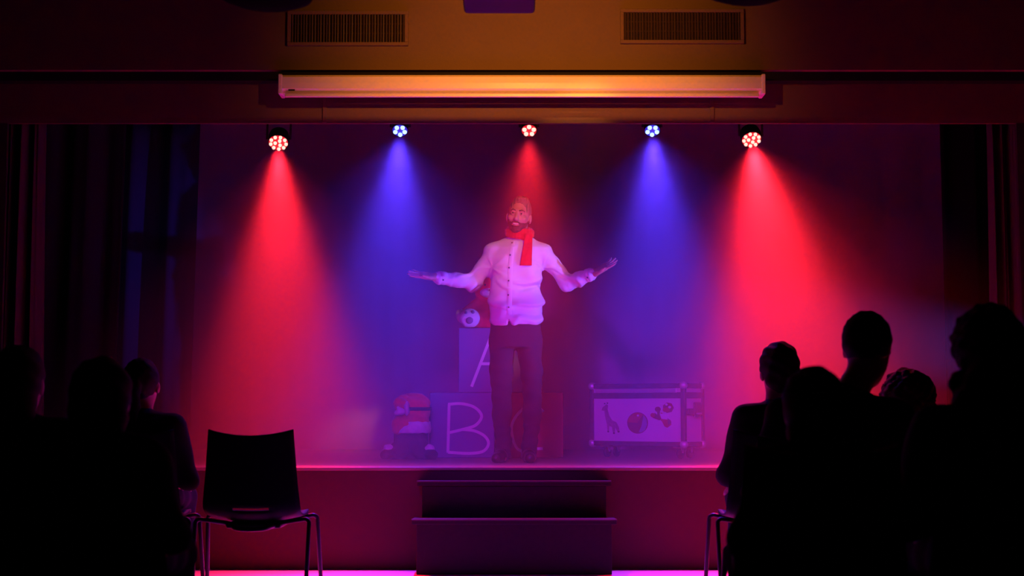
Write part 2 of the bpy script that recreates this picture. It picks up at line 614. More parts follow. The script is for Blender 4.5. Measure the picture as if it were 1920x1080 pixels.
M_SHADE = mat('dark lamp shade', (0.004, 0.004, 0.004), 0.95, 0.03)
for px, pxw, py, lab in ((500, 98, 13, 'dark round unlit ceiling lamp over the left air grille'), (1408, 98, 1, 'dark round unlit ceiling lamp over the right air grille')):
    LY = 5.2
    c = at(px, py, LY)
    r = at(px + pxw, py, LY).x - c.x
    lp = thing('ceiling_lamp', lab, 'lamp', c, 0, 'round ceiling lamps')
    bm = BM(); lathe(bm, [(0, 0.0), (r * .55, .008), (r * .85, .03), (r, .08), (r * .97, .12), (r * .6, .19), (.05, .24), (0, .24)], 40); obj('lamp_shade', bm, M_SHADE, lp, True)
    bm = BM(); tube(bm, [(0, 0, .23), (0, 0, CEIL_Z - c.z)], .012, 10); obj('stem', bm, M_BLK, lp)

# unseen flood lamp above the projector: a can, and a flat barn door added to keep the beam off the stage
fl = thing('unseen_flood_lamp', 'unseen black flood lamp with an added flat barn door hung from the ceiling above the projector', 'lamp', FLOOD)
FD = (Vector((0.12, STAGE_Y, LINTEL_Z + .035)) - FLOOD)
bm = BM(); box(bm, (-.12, -.22, -.09), (.12, -.03, .09), .015, 3); obj('can', bm, M_BLK, fl)
k = .34 / FD.y
bm = BM(); box(bm, (-.46, -.03, -.34 * .40 - .012), (.46, .34, FD.z * k - .001), .0)
for v in bm.verts:
    if v.co.y < .1:
        v.co.z -= .04
obj('added_barn_door', bm, M_BLK, fl)
bm = BM(); tube(bm, [(0, -.12, .08), (0, -.12, CEIL_Z - FLOOD.z)], .014, 10); obj('hanger', bm, M_BLK, fl)

# ------------------------------------------------------------------ curtains
def drape(name, x0, x1, y, z0, z1, folds, amp, m, label, flare=0.0, tilt=0.0, seed=0):
    """hanging cloth from x0 to x1 with vertical folds; a closed thin sheet"""
    rnd = random.Random(seed)
    n = max(24, int(folds * 14))
    ph = [rnd.uniform(0, 6.28) for _ in range(4)]
    nz = 14
    bm = BM()
    layers = []
    for t in (0, .006):
        rows = []
        for j in range(nz + 1):
            q = j / nz
            row = []
            for i in range(n + 1):
                u = i / n
                a = amp * (.75 + .5 * q) * (math.sin(2 * PI * folds * u + ph[0] + .25 * math.sin(3 * q + ph[1])) + .35 * math.sin(2 * PI * folds * 2.3 * u + ph[2]) + .3 * math.sin(2 * PI * folds * .43 * u + ph[3]))
                x = x0 + (x1 - x0) * u + flare * q * q * (2 * u - 1) + tilt * q
                row.append(bm.verts.new((x, y + a + t, z1 + (z0 - z1) * q)))
            rows.append(row)
        layers.append(rows)
    for rows in layers:
        for j in range(nz):
            for i in range(n):
                bm.faces.new((rows[j][i], rows[j][i + 1], rows[j + 1][i + 1], rows[j + 1][i]))
    A, B = layers
    for j in range(nz):
        for i in (0, n):
            bm.faces.new((A[j][i], A[j + 1][i], B[j + 1][i], B[j][i]))
    for i in range(n):
        for j in (0, nz):
            bm.faces.new((A[j][i], A[j][i + 1], B[j][i + 1], B[j][i]))
    o = obj(name, bm, m, None, True)
    return tag(o, label, 'curtain')


ZT = LINTEL_Z + .45
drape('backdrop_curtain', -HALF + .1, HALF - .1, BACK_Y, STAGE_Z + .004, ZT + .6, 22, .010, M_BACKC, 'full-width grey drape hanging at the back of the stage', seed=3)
e = at(236, 500, 10.9)
drape('wing_curtain', -4.3, at(372, 300, 11.0).x, 11.0, STAGE_Z + .004, ZT, 6, .06, M_NAVYC, 'navy wing curtain nearer the left red stage lamp', tilt=-.05, seed=4)
drape('wing_curtain', -4.3, at(236, 300, 10.1).x, 10.1, STAGE_Z + .004, ZT, 5, .055, M_NAVYC, 'navy wing curtain just behind the left pale tab curtain', tilt=-.04, seed=5)
drape('wing_curtain', at(1762, 300, 10.6).x, 4.3, 10.6, STAGE_Z + .004, ZT, 5, .055, M_BLACKC, 'black wing curtain on the right side of the stage', seed=6)
drape('tab_curtain', -OPEN - .35, at(80, 300, 9.4).x, 9.4, STAGE_Z + .004, LINTEL_Z + .2, 4, .05, M_PALEC, 'pale tab curtain gathered at the left edge of the stage opening', flare=.03, seed=8)
drape('tab_curtain', at(1852, 300, 9.4).x, OPEN + .35, 9.4, STAGE_Z + .004, LINTEL_Z + .2, 4, .05, M_PALEC, 'pale tab curtain gathered at the right edge of the stage opening', flare=.02, seed=9)

# ------------------------------------------------------------------ stage lamps on their bar
M_CAN = mat('black lamp can', (0.006, 0.006, 0.006), 0.7, 0.15)
BAR_Z = at(960, 244, LAMP_Y).z + .22
bm = BM(); tube(bm, [(-3.4, LAMP_Y + .03, BAR_Z), (3.4, LAMP_Y + .03, BAR_Z)], .024, 14)
for x in (-3.2, 0.45, 3.2):
    tube(bm, [(x, LAMP_Y + .03, BAR_Z), (x, LAMP_Y + .03, CEIL_Z)], .012, 8)
tag(obj('lamp_bar', bm, M_CAN, None, True), 'black lighting bar carrying the five stage lamps', 'lighting bar')
LAMP_LABELS = ['large red stage lamp of many lenses at the left end of the bar', 'small blue stage lamp with five lenses between the left and middle red lamps',
               'small red stage lamp with five lenses above the man', 'small blue stage lamp with five lenses between the middle and right red lamps',
               'large red stage lamp of many lenses at the right end of the bar']
M_DR = mat('glowing red lamp face', (0.3, 0.02, 0.02), 0.4, 0.4, emit=RED, estr=0.75)
M_DB = mat('glowing blue lamp face', (0.02, 0.02, 0.3), 0.4, 0.4, emit=BLUE, estr=0.6)
M_LR = mat('lit red lamp lens', (0.8, 0.1, 0.1), 0.3, 0.5, emit=(1.0, 0.52, 0.42), estr=1.9)
M_LB = mat('lit blue lamp lens', (0.1, 0.1, 0.8), 0.3, 0.5, emit=(0.50, 0.80, 1.0), estr=1.6)
for (px, py, col, n, dip, sx, beams), (p, d), lab in zip(LAMPS, LAMP_AIM, LAMP_LABELS):
    d = Vector((sx * .5, -math.cos(math.radians(50)), -math.sin(math.radians(50))))
    R = d.to_track_quat('Z', 'Y').to_matrix().to_4x4()
    L = thing('stage_lamp', lab, 'stage light', p, 0, 'stage lamps on the bar')
    rad = .066 if n == 12 else .052
    bm = BM()
    lathe(bm, [(rad * .5, -.09), (rad * .9, -.08), (rad, -.05), (rad, .006), (rad * .96, .008), (rad * .93, .003), (0, .002)], 32, R)
    obj('can', bm, M_CAN, L, True)
    bm = BM(); lathe(bm, [(rad * .92, .0022), (rad * .92, .0036), (0, .0036)], 32, R)
    obj('diffuser', bm, M_DR if col is RED else M_DB, L, True)
    lens = []
    if n == 5:
        flip = -1 if col is BLUE else 1
        lens = [(rad * .60 * math.sin(2 * PI * k / 5), flip * rad * .60 * math.cos(2 * PI * k / 5)) for k in range(5)]
    else:
        lens = [(rad * .74 * math.sin(2 * PI * (k + .5) / 9), rad * .74 * math.cos(2 * PI * (k + .5) / 9)) for k in range(9)] + \
               [(rad * .30 * math.sin(2 * PI * (k + .25) / 3), rad * .30 * math.cos(2 * PI * (k + .25) / 3)) for k in range(3)]
    lr = .0110 if n == 12 else .0140
    for x, y in lens:
        bm = BM()
        lathe(bm, [(lr, .0), (lr, .007), (lr * .8, .012), (lr * .4, .015), (0, .016)], 16, R @ Matrix.Translation((x, y, .004)))
        obj('lens', bm, M_LR if col is RED else M_LB, L, True)
    bm = BM()
    top = BAR_Z - p.z
    for s in (-1, 1):
        tube(bm, arc_pts([R @ Vector((s * (rad + .008), 0, -.03)), Vector((s * (rad + .008), .03, top * .6)), Vector((0, .03, top * .75))], .03), .007, 8)
    tube(bm, [(0, .03, top * .72), (0, .03, top - .026)], .012, 10)
    obj('yoke', bm, M_CAN, L, True)

# ------------------------------------------------------------------ haze
hz = bpy.data.materials.new('stage haze')
hz.use_nodes = True
nt = hz.node_tree
nt.nodes.remove(nt.nodes['Principled BSDF'])
vsn = nt.nodes.new('ShaderNodeVolumeScatter')
vsn.inputs['Color'].default_value = (1, 1, 1, 1)
vsn.inputs['Density'].default_value = 0.045
vsn.inputs['Anisotropy'].default_value = 0.25
nt.links.new(vsn.outputs[0], nt.nodes['Material Output'].inputs['Volume'])
bm = BM()
poly = [(7.25, STAGE_Z + .05), (STAGE_Y - .02, STAGE_Z + .01), (BACK_Y - .12, STAGE_Z + .002), (BACK_Y - .12, ZT), (STAGE_Y + .05, ZT), (STAGE_Y + .05, LINTEL_Z - .01), (7.25, LINTEL_Z - .3)]
prism(bm, poly, (-3.9, 0, 0), (0, 1, 0), (0, 0, 1), (1, 0, 0), 7.8)
tag(obj('stage_haze', bm, hz), 'thin haze over the stage showing the red and blue light beams', 'haze', None, 'stuff')
# ------------------------------------------------------------------ things on the stage
def shift(me, b):
    me.transform(Matrix.Translation(-Vector(b)))
    return me


def smooth_line(pts, n=8):
    pts = [Vector((*p, 0)) if len(p) == 2 else Vector(p) for p in pts]
    q = [pts[0] * 2 - pts[1]] + pts + [pts[-1] * 2 - pts[-2]]
    out = []
    for i in range(1, len(q) - 2):
        a, b, c, d = q[i - 1:i + 3]
        for k in range(n):
            t = k / n
            out.append(.5 * ((2 * b) + (c - a) * t + (2 * a - 5 * b + 4 * c - d) * t * t + (3 * b - a - 3 * c + d) * t ** 3))
    out.append(pts[-1])
    return out


def stroke(bm, pts, w, y, t=.003, smooth=True):
    """painted stroke of width w on the plane y, pts are (x, z)"""
    p = smooth_line(pts) if smooth else [Vector((*q, 0)) for q in pts]
    prev = None
    for i, a in enumerate(p):
        d = (p[min(i + 1, len(p) - 1)] - p[max(i - 1, 0)]).normalized()
        n = Vector((-d.y, d.x, 0)) * w / 2
        L, R = a + n, a - n
        row = [bm.verts.new(v) for v in ((L.x, y + .001, L.y), (L.x, y - t, L.y), (R.x, y - t, R.y), (R.x, y + .001, R.y))]
        if prev:
            for k in range(4):
                bm.faces.new((prev[k], prev[(k + 1) % 4], row[(k + 1) % 4], row[k]))
        else:
            bm.faces.new(row)
        prev = row
    bm.faces.new(prev)


M_BLUEB = mat('blue grey painted block', (0.16, 0.15, 0.30), 0.6, 0.4, noise=0.12, scale=6, bump=0.05)
M_REDB = mat('red painted block', (0.36, 0.02, 0.05), 0.6, 0.4, noise=0.12, scale=6, bump=0.05)
M_WHITEP = mat('white letter paint', (0.80, 0.76, 0.78), 0.6, 0.4)
BY = 10.70
KB = (at(1060, 800, BY).x - at(960, 800, BY).x) / 100     # metres per pixel at the blocks
S = 122 * KB


def block(px, zb, m, label, strokes, name):
    x0 = at(px, 800, BY).x
    g = thing('letter_block', label, 'block', (x0 + S / 2, BY, zb), 0, 'letter blocks')
    bm = BM(); box(bm, (-S / 2, 0, 0), (S / 2, S, S), .008, 3); obj('cube_body', bm, m, g)
    bm = BM()
    for k, (s_, sm) in enumerate(strokes):
        stroke(bm, [((x - px) * KB - S / 2, z) for x, z in s_], .021, 0, .002 + .0007 * k, sm)
    obj('letter', bm, M_WHITEP, g, label='white painted letter ' + name)
    return g


zB = lambda y: at(960, y, BY).z - STAGE_Z
zA = lambda y: at(960, y, BY).z - STAGE_Z - S
block(805, STAGE_Z, M_BLUEB, 'blue grey block with a white letter B beside the slumped doll', [
    ([(842, zB(758)), (840, zB(849))], False),
    ([(840, zB(758)), (866, zB(757)), (890, zB(764)), (903, zB(780)), (892, zB(797)), (868, zB(805)), (843, zB(811))], True),
    ([(866, zB(805)), (890, zB(808)), (909, zB(818)), (916, zB(832)), (906, zB(846)), (880, zB(850)), (840, zB(848))], True)], 'B')
block(934, STAGE_Z, M_REDB, 'red block with a white letter C behind the legs of the man', [
    ([(1019, zB(772)), (1008, zB(763)), (990, zB(762)), (972, zB(775)), (960, zB(796)), (961, zB(820)), (968, zB(838)), (980, zB(846)), (1000, zB(842)), (1018, zB(841))], True)], 'C')
block(859, STAGE_Z + S, M_BLUEB, 'blue grey block with a white letter A stacked on the B and C blocks', [
    ([(884, zA(725)), (919, zA(634))], False), ([(919, zA(634)), (956, zA(725))], False), ([(901, zA(682)), (939, zA(682))], False)], 'A')

# ---- flight case on castors
M_CASEW = mat('white laminate panel', (0.78, 0.72, 0.76), 0.4, 0.5)
M_EDGE = mat('dull dark case edging', (0.13, 0.09, 0.12), 0.45, 0.5, 0.3, noise=0.3, scale=25)
M_ALU = mat('aluminium edging', (0.80, 0.80, 0.83), 0.42, 0.6, 0.55)
M_TYRE = mat('black castor rubber', (0.02, 0.02, 0.02), 0.6, 0.4)
ROT = math.radians(-38)
c0 = at(1284, 838, 10.45)
zb = at(960, 838, 10.45).z - STAGE_Z
W = 169 / 2745 * 10.55 / math.cos(ROT); D = .285; HC = (838 - 719) / 2745 * 10.45
fc = thing('flight_case', 'wheeled white flight case with toy pictures at the right of the stage', 'flight case', (c0.x, c0.y, STAGE_Z), ROT)
# local frame: origin at the near front corner, the front runs to -x, the depth to +y
bm = BM(); box(bm, (-W + .012, .012, zb + .012), (-.012, D - .012, zb + HC - .012)); obj('body', bm, M_CASEW, fc)
lz = zb + HC - .105
bm = BM()
e = .034
for z in (zb, zb + HC - e):
    box(bm, (-W, 0, z), (0, e, z + e), .006); box(bm, (-W, D - e, z), (0, D, z + e), .006)
    box(bm, (-W, e, z), (-W + e, D - e, z + e), .006); box(bm, (-e, e, z), (0, D - e, z + e), .006)
for x in (-W, -e):
    for y in (0, D - e):
        box(bm, (x, y, zb + e), (x + e, y + e, zb + HC - e), .006)
box(bm, (-W, .002, lz - .002), (0, .012, lz + .040), .003)
box(bm, (-.012, .0, lz - .002), (-.002, D, lz + .040), .003)
obj('edging', bm, M_EDGE, fc)
bm = BM(); box(bm, (-W + .06, -.010, lz + .036), (-.06, .012, lz + .070), .008, 3); obj('lid_profile', bm, M_ALU, fc, label='shiny aluminium lid profile')
for x in (-W, 0):
    for y in (0, D):
        for z in (zb, zb + HC):
            bm = BM(); sx, sy, sz = (1 if x < -.1 else -1), (1 if y < .1 else -1), (1 if z < zb + .1 else -1)
            r = bmesh.ops.create_uvsphere(bm, u_segments=16, v_segments=10, radius=.03)
            for v in r['verts']:
                v.co = Vector((x + sx * .016, y + sy * .016, z + sz * .016)) + v.co
            obj('ball_corner', bm, M_ALU, fc, True)
# side latch plate and strap
bm = BM(); box(bm, (-.004, .035, zb + HC * .50), (.010, D - .035, zb + HC * .60), .004); obj('side_strap', bm, M_EDGE, fc)
bm = BM(); box(bm, (.0, D * .42, zb + HC * .46), (.018, D * .72, zb + HC * .70), .005); obj('latch', bm, M_EDGE, fc)
bm = BM()
tube(bm, arc_pts([(.012, D * .48, zb + HC * .52), (.03, D * .48, zb + HC * .52), (.03, D * .66, zb + HC * .52), (.012, D * .66, zb + HC * .52)], .015), .006, 8)
obj('handle', bm, M_ALU, fc, True)
for x in (-W + .10, -.09):
    for y in (.08, D - .08):
        bm = BM(); box(bm, (x - .035, y - .035, zb - .012), (x + .035, y + .035, zb), .002)
        for s in (-1, 1):
            prism(bm, [(-.02, -.008), (.025, -.008), (.016, -zb * .55), (.0, -zb * .55)], (x + s * .02 - .0015, y, zb), (0, 1, 0), (0, 0, 1), (1, 0, 0), .003)
        ca = obj('castor', bm, M_ALU, fc, label='shiny castor fork')
        bm = BM(); lathe(bm, [(.004, -.014), (.03, -.014), (.036, -.009), (.036, .009), (.03, .014), (.004, .014)], 24, Matrix.Translation((x, y + .008, .036)) @ Matrix.Rotation(PI / 2, 4, 'Y'))
        obj('wheel', bm, M_TYRE, ca, True)
# pictures printed on the front panel
M_GIR = mat('giraffe print ink', (0.42, 0.22, 0.34), 0.5, 0.4, noise=0.35, scale=60)
M_RED = mat('red print ink', (0.55, 0.02, 0.04), 0.5, 0.4)
M_DRED = mat('dark red print ink', (0.30, 0.02, 0.06), 0.5, 0.4)
M_GREY = mat('grey blue print ink', (0.36, 0.32, 0.46), 0.5, 0.4)
M_DARKI = mat('dark print ink', (0.10, 0.02, 0.08), 0.5, 0.4)
M_WHI = mat('white print ink', (0.85, 0.8, 0.85), 0.5, 0.4)
kx = W / 169.0
kz = HC / 119.0


def pic(name, polys, label):
    bm = BM(); ms = []
    for k, (pl, m) in enumerate(polys):
        if m not in ms:
            ms.append(m)
        prism(bm, [((x - 1284) * kx, zb + (838 - y) * kz) for x, y in pl], (0, .0118 - .0006 * (k + 1), 0), (1, 0, 0), (0, 0, 1), (0, 1, 0), .0006 * (k + 1), mi=ms.index(m))
    return obj(name, bm, ms, fc, label=label)


def disc(cx, cy_, rx, ry=None, n=28, a0=0.0, a1=2 * PI):
    ry = ry or rx
    return [(cx + rx * math.cos(a0 + (a1 - a0) * k / n), cy_ + ry * math.sin(a0 + (a1 - a0) * k / n)) for k in range(n if a1 - a0 > 6.2 else n + 1)]


pic('giraffe_picture', [
    ([(1138, 764), (1145, 758), (1148, 760), (1147, 768), (1150, 780), (1155, 789), (1163, 793), (1167, 801), (1169, 812), (1165, 812), (1161, 803), (1160, 815), (1157, 815), (1155, 802), (1150, 800), (1149, 811), (1150, 812), (1147, 812), (1146, 798), (1143, 785), (1141, 771), (1136, 770)], M_GIR),
    (disc(1148, 811, 1.6), M_DARKI), (disc(1158.5, 814, 1.6), M_DARKI), (disc(1167, 811, 1.6), M_DARKI),
    (disc(1142, 757, 1.3), M_DARKI), (disc(1147, 756, 1.3), M_DARKI)], 'giraffe picture on the white panel')
pic('ball_picture', [
    (disc(1201, 794, 18.5, 20.5), M_DRED),
    ([(1201, 794), *disc(1201, 794, 17.5, 19.5, 16, PI * 1.02, PI * 1.68)], M_RED),
    ([(1212, 779), (1217, 787), (1218, 797), (1214, 808), (1207, 812), (1203, 811), (1208, 800)], M_GREY),
    ([(1187, 800), (1205, 799), (1201, 811), (1192, 808)], M_DRED), (disc(1202, 780, 2.0), M_WHI)], 'red and grey ball picture on the white panel')
pic('doll_picture', [
    ([(1242, 774), (1253, 780), (1258, 789), (1260, 797), (1253, 803), (1248, 800), (1244, 791), (1239, 786)], M_RED),
    ([(1240, 776), (1256, 777), (1257, 788), (1243, 786)], M_WHI),
    ([(1226, 777), (1232, 775), (1243, 785), (1240, 789), (1228, 784)], M_DRED), (disc(1228, 779, 4), M_RED),
    ([(1236, 765), (1241, 768), (1240, 784), (1236, 781)], M_DRED), (disc(1237, 768, 5), M_DRED),
    ([(1254, 785), (1259, 789), (1260, 794), (1255, 797)], M_DRED),
    (disc(1255, 765, 9.5, 10, 7), M_DRED), (disc(1252, 769, 6, 4.5), M_RED), (disc(1252.5, 759, 2.2), M_WHI), (disc(1258, 764, 2.4), M_WHI)], 'round-headed jumping doll picture on the white panel')

# ---- slumped plush doll at the left of the blocks
M_REDF = mat('red plush cloth', (0.75, 0.02, 0.04), 0.85, 0.2, noise=0.25, scale=40, bump=0.35, bscale=220, sheen=0.3)
M_WHF = mat('white plush fur', (0.80, 0.72, 0.76), 0.9, 0.2, noise=0.1, scale=40, bump=0.5, bscale=260, sheen=0.3)
M_DKF = mat('dark plush trousers', (0.10, 0.03, 0.07), 0.9, 0.2, noise=0.2, scale=30, bump=0.25, bscale=200)
M_BKF = mat('black plush boot', (0.02, 0.015, 0.02), 0.7, 0.3, bump=0.2, bscale=200)
DY = 10.52
db = at(770, 862, DY); db.z = STAGE_Z
D_ = lambda px, py, dy=0.0: np.array(at(px, py, DY + dy) - db)
dl = thing('plush_doll', 'slumped plush doll in belted red jacket beside the B block', 'doll', db)


def dfield():
    return Field((-.3, -.3, -.02), (.3, .3, .56), .007)


f = dfield()
f.column([(D_(0, 808)[2], .0, .03, .125, .12), (D_(0, 795)[2], .005, .03, .122, .12), (D_(0, 770)[2], .018, .02, .118, .115), (D_(0, 752)[2], .02, .02, .105, .105), (D_(0, 741)[2], .02, .02, .06, .06)], .03)
f.ell(D_(776, 758, .02), (.112, .108, .075), .03)
f.cone(D_(748, 800, -.04), D_(758, 770, -.06), .055, .05, .03)
f.cone(D_(758, 768, -.06), D_(750, 757, -.11), .048, .045, .02)
obj('jacket', f.mesh('jacket', lambda V: .004 * np.sin(70 * V[:, 2] + 22 * V[:, 0] + 2 * np.sin(20 * V[:, 1]))), M_REDF, dl)
f = dfield()
f.column([(D_(0, 770)[2], .019, .018, .130, .128), (D_(0, 763.5)[2], .020, .018, .129, .127)], 0)
obj('belt', f.mesh('belt'), M_BKF, dl)
f = dfield()
z1_, z0_ = D_(0, 790)[2], D_(0, 812)[2]
f.column([(z0_, .004, .03, .136, .132), (z0_ + .03, .006, .03, .139, .135), (z1_, .012, .03, .126, .122)], 0)
f.f = f.f  # hem ring, lower at the left like the photo's
obj('fur_hem', f.mesh('fur_hem', lambda V: .004 * np.sin(90 * V[:, 0]) * np.sin(80 * V[:, 2] + 60 * V[:, 1])), M_WHF, dl, label='white fur hem')
f = dfield()
f.column([(.0, .0, .04, .12, .11), (.05, .0, .04, .128, .115), (z0_ + .02, .0, .035, .122, .118)], .03)
f.cone((-.04, -.03, .09), D_(736, 850, -.13), .075, .055, .03); f.cone((.05, -.03, .09), D_(800, 851, -.13), .075, .055, .03)
f.cut_below(0.0)
obj('trousers', f.mesh('trousers'), M_DKF, dl)
for px, lab in ((728, None), (806, None)):
    s = -1 if px < 770 else 1
    f = dfield(); f.cone(D_(px - s * 3, 845, -.14), D_(px, 842, -.155), .034, .034, .01); f.ell(D_(px, 842.5, -.15), (.036, .03, .034), .01)
    tr = f.mesh('boot_trim', lambda V: .002 * np.sin(120 * V[:, 0] + 100 * V[:, 2]))
    f = dfield(); f.ell(D_(px + s * 2, 853, -.17), (.048, .055, .036), .01); f.cone(D_(px - s * 2, 848, -.15), D_(px + s * 4, 853, -.17), .036, .034, .02); f.cut_below(0.001)
    b_ = obj('boot', f.mesh('boot'), M_BKF, dl)
    obj('boot_trim', tr, M_WHF, b_)
f = dfield(); f.ell(D_(763, 766, -.13), (.020, .045, .052), .01)
obj('cuff', f.mesh('cuff', lambda V: .002 * np.sin(120 * V[:, 0] + 100 * V[:, 2])), M_WHF, dl, label='white fur cuff')
f = dfield(); f.ell(D_(751, 772, -.14), (.036, .034, .026), .012); f.ell(D_(744, 775, -.14), (.02, .02, .018), .012); f.cone(D_(753, 768, -.155), D_(746, 764, -.165), .011, .010, .012)
obj('mitten', f.mesh('mitten'), M_WHF, dl, label='white mitten')
f = dfield(); f.ell(D_(749, 756, -.05), (.045, .055, .035), .02); f.ell(D_(757, 750, -.03), (.05, .055, .04), .02)
obj('hood', f.mesh('hood'), M_REDF, dl)

# ---- plush toy sitting on the top block
TY = 10.86
tb = at(921, 740, TY); tb.z = STAGE_Z + 2 * S
T_ = lambda px, py, dy=0.0: np.array(at(px, py, TY + dy) - tb)
pt = thing('plush_toy', 'red plush toy with pale soles sitting on the A block', 'plush toy', tb)
M_PAD = mat('grey paw pad', (0.22, 0.17, 0.30), 0.8, 0.2)
M_PLR = mat('deep red plush', (0.80, 0.02, 0.08), 0.9, 0.2, noise=0.2, scale=30, bump=0.35, bscale=220, sheen=0.3)


def tfield():
    return Field((-.36, -.32, -.01), (.36, .3, .5), .008)


f = tfield()
f.column([(0, 0, 0, .14, .13), (.06, 0, 0, .17, .14), (.14, 0, 0, .155, .13), (.20, 0, .01, .10, .10)], .03)
f.cone((-.10, -.03, .17), (-.20, -.08, .10), .055, .045, .03); f.cone((.10, -.03, .17), (.20, -.08, .10), .055, .045, .03)
f.cone((-.09, -.04, .06), (-.15, -.17, .065), .062, .055, .03); f.cone((.09, -.04, .06), (.15, -.17, .065), .062, .055, .03)
f.ell((0, -.01, .285), (.125, .115, .105), .03)
f.ell((-.10, .01, .37), (.042, .03, .042), .02); f.ell((.10, .01, .37), (.042, .03, .042), .02)
f.cut_below(0.001)
obj('body', f.mesh('body'), M_PLR, pt)
for s in (-1, 1):
    f = tfield(); f.ell((s * .155, -.20, .068), (.076, .04, .072), .01); f.cut_below(.002)
    so = obj('sole', f.mesh('sole'), M_WHF, pt, label='pale foot sole')
    for x, z, r in ((-.026, .105, .011), (.024, .110, .013), (0, .05, .026)):
        bm = BM(); lathe(bm, [(r, 0), (r * .8, .005), (0, .007)], 18, Matrix.Translation((s * .155 + x, -.2405 + abs(x) * .12 + abs(z - .068) * .16, z)) @ Matrix.Rotation(PI / 2, 4, 'X')); obj('pad', bm, M_PAD, so, True)
    f = tfield(); f.ell((s * .215, -.095, .085), (.042, .05, .06), .01, Matrix.Rotation(s * .5, 3, 'Y'))
    obj('paw', f.mesh('paw'), M_WHF, pt, label='pale paw')
f = tfield(); f.ell((0, -.10, .262), (.085, .045, .04), .01)
mz = obj('muzzle', f.mesh('muzzle'), M_WHF, pt, label='pale muzzle')
f = tfield(); f.ell((0, -.146, .277), (.018, .012, .012), .005); obj('nose', f.mesh('nose'), M_BKF, mz)
for s in (-1, 1):
    f = tfield(); f.ell((s * .045, -.108, .318), (.011, .009, .012), .005); obj('eye', f.mesh('eye'), M_BKF, pt)

# ------------------------------------------------------------------ audience chairs: moulded shell on four tube legs, facing the stage
M_SHELL = mat('black moulded chair shell', (0.010, 0.008, 0.012), 0.7, 0.2, bump=0.08, bscale=300)
M_TUBE = mat('dark chair tube', (0.02, 0.017, 0.02), 0.45, 0.4, 0.3)
CH_PROF = [(-.262, .868), (-.256, .82), (-.244, .74), (-.232, .66), (-.222, .585), (-.208, .525), (-.178, .478), (-.12, .450), (-.03, .436), (.07, .438), (.15, .448), (.20, .446), (.225, .425)]
CH_HALF = [.200, .203, .209, .215, .222, .228, .230, .226, .226, .226, .224, .218, .205]


def make_chair(label):
    g = thing('shell_chair', label, 'chair', (0, 0, 0), 0, 'audience chairs')
    bm = BM()
    n = 16
    prof = smooth_line([(a, b) for a, b in CH_PROF], 3)
    half = np.interp(np.linspace(0, 1, len(prof)), np.linspace(0, 1, len(CH_HALF)), CH_HALF)
    rows = []
    for j, p in enumerate(prof):
        t = j / (len(prof) - 1)
        nrm = (prof[min(j + 1, len(prof) - 1)] - prof[max(j - 1, 0)]).normalized()
        nrm = Vector((-nrm.y, nrm.x))          # towards the sitter
        if nrm.x + nrm.y < 0:
            nrm = -nrm
        row = []
        for i in range(n + 1):
            u = 2 * i / n - 1
            dish = .045 * u * u * (1 - .7 * t) - (.006 if .4 < t < .8 else 0) * (1 - u * u)
            dip = -.024 * (1 - u * u) * max(0, 1 - t * 6)
            row.append(bm.verts.new((u * half[j], p.x + nrm.x * dish, p.y + nrm.y * dish + dip)))
        rows.append(row)
    for j in range(len(rows) - 1):
        for i in range(n):
            if j == 16 and 5 <= i <= 10:      # hand slot low in the back
                continue
            bm.faces.new((rows[j][i], rows[j][i + 1], rows[j + 1][i + 1], rows[j + 1][i]))
    bmesh.ops.recalc_face_normals(bm, faces=bm.faces[:])
    ext = bmesh.ops.solidify(bm, geom=bm.faces[:], thickness=.011)
    obj('shell', bm, M_SHELL, g, True)
    bm = BM(); box(bm, (-.13, -.12, .405), (.13, .12, .432), .01, 2)
    tube(bm, smooth_line([(-.10, -.10, .420), (-.07, -.195, .412), (0, -.205, .408), (.07, -.195, .412), (.10, -.10, .420)], 5), .011, 8)
    obj('seat_frame', bm, M_TUBE, g, True)
    for sx in (-1, 1):
        for sy in (-1, 1):
            bm = BM()
            tube(bm, arc_pts([(sx * .10, sy * .10, .425), (sx * .252, sy * .135, .452), (sx * .268, sy * .145, .44), (sx * (.262 if sy < 0 else .285), sy * .235, .012)], .045, 6), .0105, 10)
            lg = obj('leg', bm, M_TUBE, g, True)
            e = Vector((sx * (.262 if sy < 0 else .285), sy * .235, 0))
            bm = BM(); lathe(bm, [(.012, 0), (.015, .003), (.014, .03), (.011, .032)], 14, Matrix.Translation(e)); obj('foot_cap', bm, M_BLK, lg, True)
    return g


CHAIRS = [  # x, distance, turn, label
    (-1.222, 7.10, 0, 'empty black shell chair on tube legs left of the aisle'),
    (-1.795, 7.10, 3, 'chair beside the empty chair under the person with tied back hair'),
    (1.235, 7.10, 0, 'chair right of the aisle under the person with glasses on the head'),
    (1.895, 7.12, -2, 'chair under the curly-haired person'),
    (1.075, 5.45, 0, 'chair under the tall short-haired man looking down'),
    (1.93, 5.40, 0, 'chair under the person at the right edge of the photo'),
    (-1.72, 5.40, 0, 'chair under the long-haired person at the left edge of the photo'),
    (-1.15, 4.15, 0, 'chair under the person with a wide bob of hair at the left'),
    (.79, 4.00, 2, 'chair under the small person in front of the tall man'),
    (1.365, 4.22, 0, 'chair under the bushy-haired person at the right'),
]
first = make_chair(CHAIRS[0][3])
for i, (x, y, rz, lab) in enumerate(CHAIRS):
    c = first if i == 0 else copy_tree(first)
    c.location = (x, y, 0)
    c.rotation_euler = (0, 0, math.radians(rz))
    c['label'] = lab
# ------------------------------------------------------------------ people
from mathutils.bvhtree import BVHTree

